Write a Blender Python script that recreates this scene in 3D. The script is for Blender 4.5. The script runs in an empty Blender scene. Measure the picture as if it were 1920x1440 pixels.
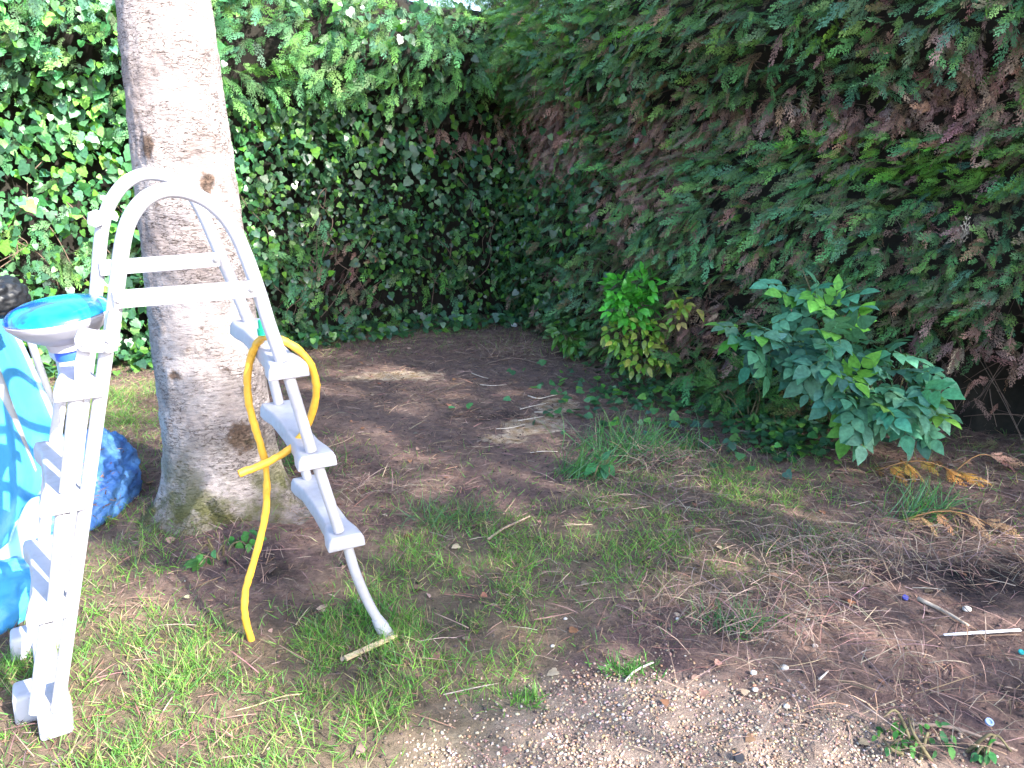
import bpy, bmesh, math
import numpy as np
from mathutils import Vector

C = bpy.context.scene.collection
RNG = np.random.default_rng(7)
R = math.radians

# ------------------------------------------------------------------ camera
PITCH = 16.5
F = 1478.0                 # focal length in photo pixels (1920 wide)
CAM = np.array([0.0, 0.0, 1.5])
cd = bpy.data.cameras.new('camera')
cam = bpy.data.objects.new('camera', cd)
C.objects.link(cam)
cam.location = CAM
cam.rotation_euler = (R(90 - PITCH), 0, 0)
cd.sensor_width = 36
cd.lens = F / 1920 * 36
cd.clip_start = 0.05
cd.clip_end = 2000
bpy.context.scene.camera = cam

# ------------------------------------------------------------------ light
SUN_AZ = np.array([0.80, -0.60])      # horizontal direction to the sun
SUN_EL = 35.0
w = bpy.data.worlds.new('World')
bpy.context.scene.world = w
w.use_nodes = True
nt = w.node_tree
bg = nt.nodes['Background']
sky = nt.nodes.new('ShaderNodeTexSky')
sky.sky_type = 'NISHITA'
sky.sun_disc = False
sky.sun_elevation = R(SUN_EL)
sky.sun_rotation = math.atan2(SUN_AZ[0], SUN_AZ[1])
sky.dust_density = 1.5
sky.ozone_density = 1.5
nt.links.new(sky.outputs['Color'], bg.inputs['Color'])
bg.inputs['Strength'].default_value = 0.15
sl = bpy.data.lights.new('sun', 'SUN')
sun = bpy.data.objects.new('sun', sl)
C.objects.link(sun)
sl.energy = 3.5
sl.angle = R(0.55)
sl.color = (1.0, 0.95, 0.86)
sd = Vector((SUN_AZ[0] * math.cos(R(SUN_EL)), SUN_AZ[1] * math.cos(R(SUN_EL)), math.sin(R(SUN_EL))))
sun.rotation_euler = sd.to_track_quat('Z', 'Y').to_euler()
vs = bpy.context.scene.view_settings
vs.view_transform = 'Standard'
vs.look = 'None'
vs.exposure = 2.55
vs.gamma = 1
bpy.context.scene.cycles.max_bounces = 6
bpy.context.scene.cycles.transparent_max_bounces = 8

# ------------------------------------------------------------------ helpers
sp_, cp_ = math.sin(R(PITCH)), math.cos(R(PITCH))

def ray(u, v):
    x = (u - 960) / F
    up = -(v - 720) / F
    return np.array([x, cp_ + up * sp_, -sp_ + up * cp_])

def at_y(u, v, Y):
    d = ray(u, v)
    return CAM + d * (Y / d[1])

def gp(u, v, z=0.0):
    d = ray(u, v)
    return CAM + d * ((z - CAM[2]) / d[2])

def proj(P):
    P = np.atleast_2d(P) - CAM
    dep = P[:, 1] * cp_ - P[:, 2] * sp_
    up = P[:, 1] * sp_ + P[:, 2] * cp_
    dep = np.where(dep > 0.05, dep, 0.05)
    return 960 + F * P[:, 0] / dep, 720 - F * up / dep

def _h(ix, iy, iz):
    n = (ix * 374761393 + iy * 668265263 + iz * 2147483647 + 1013904223) & 0xFFFFFFFF
    n = ((n ^ (n >> 13)) * 1274126177) & 0xFFFFFFFF
    n = ((n ^ (n >> 16)) * 2246822519) & 0xFFFFFFFF
    return ((n ^ (n >> 15)) & 0xFFFFFF) / float(0xFFFFFF)

def noise(x, y, z=0.0, sc=1.0):
    x = np.asarray(x, float) * sc; y = np.asarray(y, float) * sc
    z = np.zeros_like(x) + np.asarray(z, float) * sc
    x0 = np.floor(x).astype(np.int64); y0 = np.floor(y).astype(np.int64); z0 = np.floor(z).astype(np.int64)
    fx, fy, fz = x - x0, y - y0, z - z0
    fx = fx * fx * (3 - 2 * fx); fy = fy * fy * (3 - 2 * fy); fz = fz * fz * (3 - 2 * fz)
    r = 0
    for a in (0, 1):
        for b in (0, 1):
            for c in (0, 1):
                wgt = (fx if a else 1 - fx) * (fy if b else 1 - fy) * (fz if c else 1 - fz)
                r = r + wgt * _h(x0 + a, y0 + b, z0 + c)
    return r * 2 - 1

def fbm(x, y, z=0.0, sc=1.0, octv=4):
    r = 0; a = 1; t = 0
    for i in range(octv):
        r = r + a * noise(x, y, np.asarray(z) + 7.3 * i, sc); t += a; a *= .5; sc *= 2.03
    return r / t

def meta(o, label=None, cat=None, group=None, kind=None):
    if label: o['label'] = label
    if cat: o['category'] = cat
    if group: o['group'] = group
    if kind: o['kind'] = kind
    return o

def empty(name, loc, label=None, cat=None, group=None, kind=None):
    o = bpy.data.objects.new(name, None)
    C.objects.link(o)
    o.location = tuple(float(v) for v in loc)
    o.empty_display_size = .1
    return meta(o, label, cat, group, kind)

def link_mesh(name, me, mat, parent=None, smooth=True):
    if mat: me.materials.append(mat)
    o = bpy.data.objects.new(name, me)
    C.objects.link(o)
    if smooth:
        me.polygons.foreach_set('use_smooth', np.ones(len(me.polygons), bool))
    if parent:
        o.parent = parent
        o.location = tuple(-v for v in parent_world(parent))
    return o

def parent_world(p):
    v = Vector(p.location)
    while p.parent:
        p = p.parent; v = v + Vector(p.location)
    return v

class MB:
    """collects polygons in world coordinates"""
    def __init__(s): s.V = []; s.n = 0; s.L = []; s.T = []; s.col = []
    def add(s, V, faces, tint=None):
        V = np.asarray(V, float).reshape(-1, 3)
        s.V.append(V)
        for f in faces:
            s.L.append(np.asarray(f) + s.n); s.T.append([len(f)])
        s.col.append(np.tile(np.array(tint if tint is not None else (1, 1, 1)), (len(V), 1)))
        s.n += len(V)
    def add_arrays(s, V, L, T, col):
        s.V.append(V); s.L.append(L + s.n); s.T.append(T); s.col.append(col); s.n += len(V)
    def build(s, name, mat, parent=None, smooth=True):
        V = np.concatenate(s.V); L = np.concatenate(s.L); T = np.concatenate(s.T).astype(np.int32)
        me = bpy.data.meshes.new(name)
        me.vertices.add(len(V)); me.vertices.foreach_set('co', V.astype(np.float32).ravel())
        me.loops.add(len(L)); me.loops.foreach_set('vertex_index', L.astype(np.int32))
        me.polygons.add(len(T))
        st = np.concatenate([[0], np.cumsum(T)[:-1]]).astype(np.int32)
        me.polygons.foreach_set('loop_start', st)
        try: me.polygons.foreach_set('loop_total', T)
        except Exception: pass
        me.update(calc_edges=True)
        ca = me.color_attributes.new('tint', 'FLOAT_COLOR', 'POINT')
        cc = np.concatenate(s.col)
        ca.data.foreach_set('color', np.concatenate([cc, np.ones((len(cc), 1))], 1).astype(np.float32).ravel())
        return link_mesh(name, me, mat, parent, smooth)

def unit(v):
    return v / (np.linalg.norm(v, axis=-1, keepdims=True) + 1e-9)

def scatter(mb, tmpl, pos, ydir, zdir, size, tint, grad=0):
    """tmpl=(V,faces); y axis of the template along ydir, its normal near zdir"""
    V, Fs = tmpl
    V = np.asarray(V, float)
    y = unit(np.asarray(ydir)); x = unit(np.cross(y, zdir)); z = np.cross(x, y)
    M = np.stack([x, y, z], 2)                       # N,3,3 columns
    size = np.asarray(size)
    if size.ndim == 1: size = size[:, None].repeat(3, 1)
    W = np.einsum('nij,nkj->nki', M, V[None] * size[:, None, :]) + pos[:, None, :]
    N = len(pos); nv = len(V)
    L = np.concatenate([np.asarray(f) for f in Fs]); T = np.array([len(f) for f in Fs])
    LL = (L[None] + np.arange(N)[:, None] * nv).ravel()
    TT = np.tile(T, N)
    col = np.repeat(tint[:, None, :], nv, 1)
    if grad: col = col * (1 - grad * .5 + grad * V[:, 1] / V[:, 1].max())[None, :, None]
    col = col.reshape(-1, 3)
    mb.add_arrays(W.reshape(-1, 3), LL, TT, col)

def catmull(P, n=8):
    P = np.asarray(P, float)
    Q = np.vstack([2 * P[0] - P[1], P, 2 * P[-1] - P[-2]])
    out = []
    for i in range(1, len(Q) - 2):
        for k in range(n):
            t = k / n
            a, b, c, d = Q[i - 1], Q[i], Q[i + 1], Q[i + 2]
            out.append(.5 * ((2 * b) + (-a + c) * t + (2 * a - 5 * b + 4 * c - d) * t * t + (-a + 3 * b - 3 * c + d) * t ** 3))
    out.append(P[-1])
    return np.array(out)

def tube(mb, P, r, sides=12, tint=None, cap=True):
    P = np.asarray(P, float); n = len(P)
    r = np.broadcast_to(np.asarray(r, float), (n,))
    T = np.gradient(P, axis=0); T = unit(T)
    ref = np.array([0, 0, 1.0]) if abs(T[0][2]) < .9 else np.array([1.0, 0, 0])
    u = unit(np.cross(T[0], ref)); V = []
    a = np.arange(sides) / sides * 2 * math.pi
    for i in range(n):
        u = unit(u - T[i] * np.dot(u, T[i])); w_ = np.cross(T[i], u)
        V.append(P[i] + r[i] * (np.cos(a)[:, None] * u + np.sin(a)[:, None] * w_))
    V = np.concatenate(V)
    Fs = [[i * sides + j, i * sides + (j + 1) % sides, (i + 1) * sides + (j + 1) % sides, (i + 1) * sides + j]
          for i in range(n - 1) for j in range(sides)]
    if cap:
        Fs.append(list(range(sides))[::-1]); Fs.append([(n - 1) * sides + j for j in range(sides)])
    mb.add(V, Fs, tint)

def lathe(mb, c, prof, sides=32, axis=(0, 0, 1), tint=None, cap0=True, cap1=True):
    ax = unit(np.array(axis, float)); ref = np.array([1.0, 0, 0]) if abs(ax[0]) < .8 else np.array([0, 1.0, 0])
    u = unit(np.cross(ax, ref)); w_ = np.cross(ax, u)
    a = np.arange(sides) / sides * 2 * math.pi
    V = np.concatenate([np.asarray(c) + ax * h + r * (np.cos(a)[:, None] * u + np.sin(a)[:, None] * w_) for r, h in prof])
    n = len(prof)
    Fs = [[i * sides + j, i * sides + (j + 1) % sides, (i + 1) * sides + (j + 1) % sides, (i + 1) * sides + j]
          for i in range(n - 1) for j in range(sides)]
    if cap0: Fs.append(list(range(sides))[::-1])
    if cap1: Fs.append([(n - 1) * sides + j for j in range(sides)])
    mb.add(V, Fs, tint)

def smooth_by_angle(o, ang=35):
    me = o.data
    bm = bmesh.new(); bm.from_mesh(me)
    bmesh.ops.recalc_face_normals(bm, faces=bm.faces)
    for e in bm.edges:
        e.smooth = not (len(e.link_faces) == 2 and e.calc_face_angle(0) > R(ang))
    bm.to_mesh(me); bm.free()
    return o

def bevelled(o, wd=.004, seg=2):
    me = o.data
    bm = bmesh.new(); bm.from_mesh(me)
    bmesh.ops.recalc_face_normals(bm, faces=bm.faces)
    es = [e for e in bm.edges if len(e.link_faces) == 2 and e.calc_face_angle(0) > R(25)]
    bmesh.ops.bevel(bm, geom=es, offset=wd, segments=seg, affect='EDGES', profile=.6, clamp_overlap=True)
    for f in bm.faces: f.smooth = True
    for e in bm.edges: e.smooth = not (len(e.link_faces) == 2 and e.calc_face_angle(0) > R(50))
    bm.to_mesh(me); bm.free()
    return o

# ------------------------------------------------------------------ materials
def new_mat(name):
    m = bpy.data.materials.new(name); m.use_nodes = True
    return m, m.node_tree, m.node_tree.nodes['Principled BSDF']

def N(nt, t, **kw):
    n = nt.nodes.new(t)
    for k, v in kw.items():
        if k in n.inputs.keys(): n.inputs[k].default_value = v
        else: setattr(n, k, v)
    return n

def ramp(nt, stops, src):
    r = nt.nodes.new('ShaderNodeValToRGB')
    e = r.color_ramp.elements
    while len(e) > 2: e.remove(e[-1])
    for i, (p, c) in enumerate(stops):
        if i < 2: e[i].position = p; e[i].color = (*c, 1)
        else:
            x = e.new(p); x.color = (*c, 1)
    nt.links.new(src, r.inputs[0])
    return r

def mix(nt, a, b, fac, mode='MIX'):
    m = nt.nodes.new('ShaderNodeMix'); m.data_type = 'RGBA'; m.blend_type = mode
    for s, i in ((fac, 0), (a, 6), (b, 7)):
        if hasattr(s, 'is_linked') or hasattr(s, 'links'): nt.links.new(s, m.inputs[i])
        elif i == 0: m.inputs[0].default_value = s
        else: m.inputs[i].default_value = (*s, 1)
    return m.outputs[2]

def leaf_mat(name, rough=.45, trans=.3, spec=.5, trans_tint=(1.3, 1.5, .5)):
    m, nt, b = new_mat(name)
    a = N(nt, 'ShaderNodeAttribute', attribute_name='tint')
    tc = nt.nodes.new('ShaderNodeTexCoord')
    nz = N(nt, 'ShaderNodeTexNoise', Scale=60.0, Detail=2.0)
    nt.links.new(tc.outputs['Object'], nz.inputs['Vector'])
    rp = ramp(nt, [(.3, (.72, .72, .72)), (.7, (1.2, 1.2, 1.2))], nz.outputs[0])
    col = mix(nt, a.outputs['Color'], rp.outputs[0], 1.0, 'MULTIPLY')
    nt.links.new(col, b.inputs['Base Color'])
    b.inputs['Roughness'].default_value = rough
    b.inputs['Specular IOR Level'].default_value = spec
    t = N(nt, 'ShaderNodeBsdfTranslucent')
    tcx = mix(nt, col, trans_tint, 1.0, 'MULTIPLY')
    nt.links.new(tcx, t.inputs['Color'])
    mx = nt.nodes.new('ShaderNodeMixShader'); mx.inputs[0].default_value = trans
    nt.links.new(b.outputs[0], mx.inputs[1]); nt.links.new(t.outputs[0], mx.inputs[2])
    nt.links.new(mx.outputs[0], nt.nodes['Material Output'].inputs['Surface'])
    return m

def tint_mat(name, rough=.8, nscale=40, lo=.7, hi=1.25, bump=0, spec=.3):
    m, nt, b = new_mat(name)
    a = N(nt, 'ShaderNodeAttribute', attribute_name='tint')
    tc = nt.nodes.new('ShaderNodeTexCoord')
    nz = N(nt, 'ShaderNodeTexNoise', Scale=float(nscale), Detail=4.0)
    nt.links.new(tc.outputs['Object'], nz.inputs['Vector'])
    rp = ramp(nt, [(.3, (lo,) * 3), (.7, (hi,) * 3)], nz.outputs[0])
    nt.links.new(mix(nt, a.outputs['Color'], rp.outputs[0], 1.0, 'MULTIPLY'), b.inputs['Base Color'])
    b.inputs['Roughness'].default_value = rough
    b.inputs['Specular IOR Level'].default_value = spec
    if bump:
        bp = N(nt, 'ShaderNodeBump', Strength=bump, Distance=.01)
        nt.links.new(nz.outputs[0], bp.inputs['Height']); nt.links.new(bp.outputs[0], b.inputs['Normal'])
    return m

def plastic(name, col, rough=.4, dirt=.25, dirtcol=(.25, .2, .15), scale=9, spec=.5, bump=.05):
    m, nt, b = new_mat(name)
    tc = nt.nodes.new('ShaderNodeTexCoord')
    nz = N(nt, 'ShaderNodeTexNoise', Scale=float(scale), Detail=8.0, Roughness=.7)
    nt.links.new(tc.outputs['Object'], nz.inputs['Vector'])
    rp = ramp(nt, [(.5, (0, 0, 0)), (.8, (dirt,) * 3)], nz.outputs[0])
    nt.links.new(mix(nt, col, dirtcol, rp.outputs[0]), b.inputs['Base Color'])
    n2 = N(nt, 'ShaderNodeTexNoise', Scale=35.0, Detail=4.0)
    nt.links.new(tc.outputs['Object'], n2.inputs['Vector'])
    rr = ramp(nt, [(.3, (rough * .8,) * 3), (.7, (min(1, rough * 1.3),) * 3)], n2.outputs[0])
    nt.links.new(rr.outputs[0], b.inputs['Roughness'])
    b.inputs['Specular IOR Level'].default_value = spec
    bp = N(nt, 'ShaderNodeBump', Strength=bump, Distance=.003)
    nt.links.new(n2.outputs[0], bp.inputs['Height']); nt.links.new(bp.outputs[0], b.inputs['Normal'])
    return m

M_IVY = leaf_mat('ivy_leaf', .33, .25, .6)
M_CON = leaf_mat('conifer_spray', .6, .25, .35)
M_DEAD = leaf_mat('dead_spray', .8, .15, .2, (1.2, 1, .8))
M_BROAD = leaf_mat('broad_leaf', .65, .28, .22)
M_LAUREL = leaf_mat('glossy_leaf', .28, .25, .5)
M_GRASS = leaf_mat('grass_blade', .5, .35, .35)
M_TWIG = tint_mat('twig_bark', .85, 60, .7, 1.2)
M_LITTER = tint_mat('litter', .9, 30, .7, 1.2)
M_STONE = tint_mat('stone', .75, 90, .8, 1.15, .3)
M_WHITE = plastic('ladder_plastic', (.38, .38, .44), .45, .55, (.22, .19, .17), 16)
M_TUBE = plastic('ladder_tube', (.40, .40, .455), .38, .45, (.22, .19, .17), 20)
M_METAL = plastic('grey_metal', (.30, .31, .34), .35, .3)
M_STEEL = plastic('bolt_steel', (.35, .35, .37), .3, .2)
M_HOSE = plastic('hose_yellow', (.72, .40, .04), .5, .6, (.30, .16, .03), 25)
M_LID = plastic('lid_blue', (.01, .20, .62), .12, .0, (0, 0, 0), 9, .6, .0)
M_BLUE = plastic('band_blue', (.02, .10, .55), .35, .1)
M_GREEN = plastic('green_plastic', (.0, .35, .2), .4, .1)
M_BLACKBAG = plastic('black_bag', (.006, .007, .010), .5, .05, (.1, .09, .09), 4, .6, .0)
M_STRIP = plastic('white_strip', (.75, .75, .78), .5, .3)

# ================================================================== ground
def zone(P, lst):
    """sum of soft ellipses given in world ground coords (x,y,rx,ry,weight)"""
    r = 0
    for x, y, rx, ry, wt in lst:
        r = r + wt * np.exp(-(((P[:, 0] - x) / rx) ** 2 + ((P[:, 1] - y) / ry) ** 2))
    return r

# world positions on the ground (x, y, rx, ry, weight)
GRASS_Z = [(1.3, 2.95, .6, .4, .45), (.9, 3.6, .6, .4, .45), (-1.3, 1.9, .9, .45, 1.2), (-.35, 1.95, .45, .5, 1.1), (-2.5, 4.2, .55, .75, 1.0), (-.35, 2.75, .55, .45, .75),
           (.2, 2.75, .5, .4, .65), (.75, 2.6, .5, .3, .6), (.55, 3.2, .5, .3, .45), (-1.75, 2.55, .4, .5, .9), (-3.5, 3.8, 1, 1, .6),
           (-.1, 2.25, .35, .3, .8), (-.55, 3.6, .2, .35, .5), (1.1, 2.75, .3, .25, .6), (-2.6, 1.5, 1.2, 1.2, .9), (.6, 4.0, .3, .2, .3),
           (1.15, 3.25, .3, .2, .3)]
BARE_Z = [(-.35, 4.9, .95, 1.15, 1.3), (.9, 2.2, .55, .3, .6), (1.6, 2.3, .6, .5, .9), (-.85, 2.6, .22, .3, .8), (.0, 2.15, .2, .12, .4)]
GRAVEL_Z = [(.35, 1.95, .45, .14, .45), (.25, 1.65, .55, .30, 1.3), (.75, 1.5, .5, .33, 1.2), (-.05, 1.42, .3, .22, .7), (.7, .6, 1.3, .62, 2)]
DIRT_Z = [(-.35, 4.85, 1.0, 1.2, 1.2)]
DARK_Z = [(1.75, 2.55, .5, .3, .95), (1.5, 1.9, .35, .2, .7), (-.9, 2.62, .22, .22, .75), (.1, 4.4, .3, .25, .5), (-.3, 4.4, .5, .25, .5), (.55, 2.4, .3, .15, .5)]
PALE_Z = [(.12, 4.25, .20, .15, 1.6), (.28, 4.6, .16, .18, 1.3), (-.05, 4.02, .18, .08, 1.2), (.3, 5.0, .1, .1, .8), (-.8, 5.3, .3, .12, .7), (-.5, 4.75, .3, .12, .5), (-1.1, 5.2, .2, .1, .5), (.1, 1.85, .2, .1, .5), (-.7, 5.2, .5, .25, .55), (-.3, 5.6, .5, .2, .4)]  # pale soil patches; the far ones left of centre paint in a sun fleck

def gz(x, y):
    z = .022 * fbm(x, y, 3.1, 1.6, 3) + .010 * fbm(x, y, 9.4, 7, 3)
    d = np.hypot(x + 1.22, y - 3.1)
    z = z + .09 * np.exp(-(d / .42) ** 2)
    return z

xs = np.concatenate([-np.geomspace(400, 5.2, 22), np.arange(-5, 5.001, .024), np.geomspace(5.2, 400, 22)])
ys = np.concatenate([-np.geomspace(400, .5, 22), np.arange(.0, 8.001, .026), np.geomspace(8.2, 400, 22)])
GX, GY = np.meshgrid(xs, ys)
gx, gy = GX.ravel(), GY.ravel()
Pg = np.stack([gx, gy], 1)
near = np.exp(-np.maximum(0, np.hypot(gx, gy - 4) - 6) / 3)
rough_z = (.006 * fbm(gx, gy, 1.0, 22, 3) + .004 * noise(gx, gy, 4.0, 45)) * near
gzv = gz(gx, gy) * near + rough_z
nx, ny = len(xs), len(ys)
idx = np.arange(nx * ny).reshape(ny, nx)
quads = np.stack([idx[:-1, :-1], idx[:-1, 1:], idx[1:, 1:], idx[1:, :-1]], -1).reshape(-1, 4)
me = bpy.data.meshes.new('ground')
me.vertices.add(nx * ny); me.vertices.foreach_set('co', np.stack([gx, gy, gzv], 1).astype(np.float32).ravel())
me.loops.add(quads.size); me.loops.foreach_set('vertex_index', quads.ravel().astype(np.int32))
me.polygons.add(len(quads)); me.polygons.foreach_set('loop_start', (np.arange(len(quads)) * 4).astype(np.int32))
me.update(calc_edges=True)
for nm, lst in (('zone_a', (GRASS_Z, GRAVEL_Z, DIRT_Z)), ('zone_b', (DARK_Z, PALE_Z, BARE_Z))):
    ca = me.color_attributes.new(nm, 'FLOAT_COLOR', 'POINT')
    cc = np.stack([np.clip(zone(Pg, l), 0, 2) for l in lst] + [np.ones(nx * ny)], 1)
    ca.data.foreach_set('color', cc.astype(np.float32).ravel())
mg, nt, b = new_mat('ground_soil')
tc = nt.nodes.new('ShaderNodeTexCoord').outputs['Object']
za = N(nt, 'ShaderNodeAttribute', attribute_name='zone_a'); zb = N(nt, 'ShaderNodeAttribute', attribute_name='zone_b')
sa = nt.nodes.new('ShaderNodeSeparateColor'); nt.links.new(za.outputs['Color'], sa.inputs[0])
sb = nt.nodes.new('ShaderNodeSeparateColor'); nt.links.new(zb.outputs['Color'], sb.inputs[0])
def nz_(scale, detail=6.0, rough=.65, vec=None, dist=0.0):
    n = N(nt, 'ShaderNodeTexNoise', Scale=float(scale), Detail=detail, Roughness=rough, Distortion=dist)
    nt.links.new(vec or tc, n.inputs['Vector']); return n.outputs[0]
def math_(op, a, b_=None, clamp=False):
    n = nt.nodes.new('ShaderNodeMath'); n.operation = op; n.use_clamp = clamp
    for i, s in enumerate((a, b_)):
        if s is None: continue
        if isinstance(s, (int, float)): n.inputs[i].default_value = s
        else: nt.links.new(s, n.inputs[i])
    return n.outputs[0]
def masked(zone_out, nscale, lo, hi):
    nn = nz_(nscale, 5.0, .7)
    v = math_('ADD', zone_out, math_('MULTIPLY', math_('SUBTRACT', nn, .5), 1.5))
    return ramp(nt, [(lo, (0, 0, 0)), (hi, (1, 1, 1))], v).outputs[0]
base = ramp(nt, [(.28, (.085, .060, .058)), (.5, (.185, .130, .115)), (.72, (.31, .225, .19))], nz_(26, 8.0, .75)).outputs[0]
base = mix(nt, base, ramp(nt, [(.35, (.6, .55, .62)), (.65, (1.3, 1.2, 1.1))], nz_(3.5, 4.0)).outputs[0], 1.0, 'MULTIPLY')
dirt = ramp(nt, [(.25, (.075, .055, .056)), (.5, (.155, .108, .098)), (.75, (.27, .185, .15))], nz_(14, 9.0, .75, None, .6)).outputs[0]
c1 = mix(nt, base, dirt, masked(sa.outputs[2], 5, .25, .7))
grav = ramp(nt, [(.3, (.19, .135, .11)), (.5, (.27, .20, .165)), (.75, (.38, .30, .24))], nz_(55, 5.0, .8)).outputs[0]
c2 = mix(nt, c1, grav, masked(sa.outputs[1], 7, .45, .95))
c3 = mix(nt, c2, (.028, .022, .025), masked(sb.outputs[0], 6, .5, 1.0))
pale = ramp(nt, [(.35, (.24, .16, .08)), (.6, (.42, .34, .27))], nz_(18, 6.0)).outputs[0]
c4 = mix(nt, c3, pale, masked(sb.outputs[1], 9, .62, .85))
gr = ramp(nt, [(.3, (.05, .075, .022)), (.7, (.12, .13, .045))], nz_(30, 6.0)).outputs[0]
gm = math_('MULTIPLY', masked(sa.outputs[0], 9, .5, 1.1), .30)
c5 = mix(nt, c4, gr, gm)
nt.links.new(c5, b.inputs['Base Color'])
b.inputs['Roughness'].default_value = .95
b.inputs['Specular IOR Level'].default_value = .15
bp = N(nt, 'ShaderNodeBump', Strength=.9, Distance=.02)
nt.links.new(nz_(60, 8.0, .75), bp.inputs['Height']); nt.links.new(bp.outputs[0], b.inputs['Normal'])
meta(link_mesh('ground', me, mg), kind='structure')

def ground_z(x, y):
    return gz(np.asarray(x, float), np.asarray(y, float))

# ================================================================== hedge geometry
def path_fn(pts):
    P = catmull(np.array(pts, float), 12)
    d = np.concatenate([[0], np.cumsum(np.linalg.norm(np.diff(P, axis=0), axis=1))])
    T = unit(np.gradient(P, axis=0))
    def f(s):
        x = np.interp(s, d, P[:, 0]); y = np.interp(s, d, P[:, 1])
        tx = np.interp(s, d, T[:, 0]); ty = np.interp(s, d, T[:, 1])
        return np.stack([x, y], -1), unit(np.stack([ty, -tx], -1))
    return f, d[-1]

HB, LB = path_fn([(-8.5, 2.6), (-6, 3.75), (-4, 4.85), (-2.7, 5.6), (-1.5, 6.35), (-.6, 6.8), (.3, 7.25), (1.2, 7.6)])
HR, LR = path_fn([(-.05, 7.4), (.30, 6.45), (.62, 5.65), (1.05, 4.9), (1.6, 4.25), (2.3, 3.72), (3.2, 3.2), (4.6, 2.3), (6.5, 1.2)])

def off_b(s, h):
    o = .10 * fbm(s, h, 5.0, 1.6, 3)
    o = o + .38 * np.clip((h - 1.75) / .45, 0, 1)            # conifer fringe overhanging on top
    o = o - .40 * np.clip((h - 2.25) / .5, 0, 1) ** 2
    o = o - .10 * np.exp(-((h - .28) / .16) ** 2) * np.clip(fbm(s, h, 1, .9, 2) * 3 + .6, 0, 1)
    return o
def off_r(s, h):
    o = .13 * fbm(s, h, 15.0, 1.7, 3)
    o = o + .10 * np.sin(np.clip(h / 1.5, 0, 1) * math.pi)
    o = o + .30 * np.clip((h - 1.75) / .35, 0, 1)
    o = o - .30 * np.clip((h - 2.4) / .5, 0, 1) ** 2
    rec = np.clip((s - 3.6) / 1.0, 0, 1)
    o = o - .38 * np.exp(-((h - .25) / .32) ** 2) * rec      # bare hollow at the foot
    return o
HTOP_B = lambda s: 2.95 + .16 * noise(s, s * 0, 2.0, 1.3)
HTOP_R = lambda s: 2.85 + .18 * noise(s, s * 0, 8.0, 1.1)

def hpos(fn, off, s, h, extra=0):
    p, n = fn(s)
    o = off(s, h) + extra
    xy = p + n * o[:, None]
    return np.concatenate([xy, h[:, None]], 1), np.concatenate([n, np.zeros((len(s), 1))], 1)

def hedge_core(name, fn, L, off, top, parent, depth=.30):
    ns, nh = int(L / .07), 40
    S, H = np.meshgrid(np.linspace(0, L, ns), np.linspace(0, 1, nh))
    s = S.ravel(); h = H.ravel() * (top(s) - .30)
    P, n = hpos(fn, off, s, h, -depth + .10 * noise(s, h, 1.0, 6) + .05 * noise(s, h, 2.0, 15))
    back = P.copy(); back[:, :2] -= n[:, :2] * .7
    V = np.concatenate([P, back])
    idx = np.arange(ns * nh).reshape(nh, ns); k = ns * nh
    Fs = []
    for i in range(nh - 1):
        for j in range(ns - 1):
            Fs.append([idx[i, j], idx[i, j + 1], idx[i + 1, j + 1], idx[i + 1, j]])
            Fs.append([k + idx[i, j], k + idx[i + 1, j], k + idx[i + 1, j + 1], k + idx[i, j + 1]])
    for j in range(ns - 1):
        Fs.append([idx[-1, j], idx[-1, j + 1], k + idx[-1, j + 1], k + idx[-1, j]])
    mb = MB(); mb.add(V, Fs, (.016, .014, .011))  # near-black core colour stands in for the shade deep inside the hedge
    return mb.build(name, M_LITTER, parent, False)

# templates -----------------------------------------------------------
def spray_template(rng, pairs=7, sub=4, droop=.25):
    V = []; Fs = []
    def quad(a, b_, wd, curve):
        a = np.array(a); b_ = np.array(b_); d = b_ - a; n = np.array([-d[1], d[0]]) / (np.hypot(*d) + 1e-9) * wd
        k = len(V)
        m = a * .45 + b_ * .55
        for p in (a, m + n, b_, m - n):
            z = -droop * (p[1] ** 2) - curve * p[0] ** 2
            V.append((p[0], p[1], z))
        Fs.append([k, k + 3, k + 2, k + 1])
    quad((0, 0), (0, 1), .010, .3)
    for i in range(pairs):
        y0 = .10 + .84 * i / pairs
        ln = .36 * (1 - .70 * (i / pairs)) * rng.uniform(.7, 1.2)
        for sd_ in (-1, 1):
            ang = R(rng.uniform(20, 38))
            y1 = y0 + rng.uniform(-.03, .03)
            dx, dy = sd_ * math.sin(ang), math.cos(ang)
            e = (dx * ln, y1 + dy * ln)
            quad((0, y1), e, .011, .4)
            ns = max(2, int(round(sub * (1 - .5 * i / pairs))))
            for k in range(ns):
                t = (k + .6) / (ns + .3)
                q = (dx * ln * t, y1 + dy * ln * t)
                for s2 in (-1, 1):
                    a2 = ang * sd_ + s2 * R(rng.uniform(20, 34))
                    l2 = ln * .36 * (1 - .4 * t) * rng.uniform(.8, 1.2)
                    quad(q, (q[0] + math.sin(a2) * l2, q[1] + math.cos(a2) * l2), .011, .4)
    return np.array(V), Fs
trng = np.random.default_rng(3)
SPRAYS = [spray_template(trng, 8, 4, .2), spray_template(trng, 7, 4, .5), spray_template(trng, 9, 3, .1)]
SPRAY_S = [spray_template(trng, 5, 2, .25)]

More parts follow.
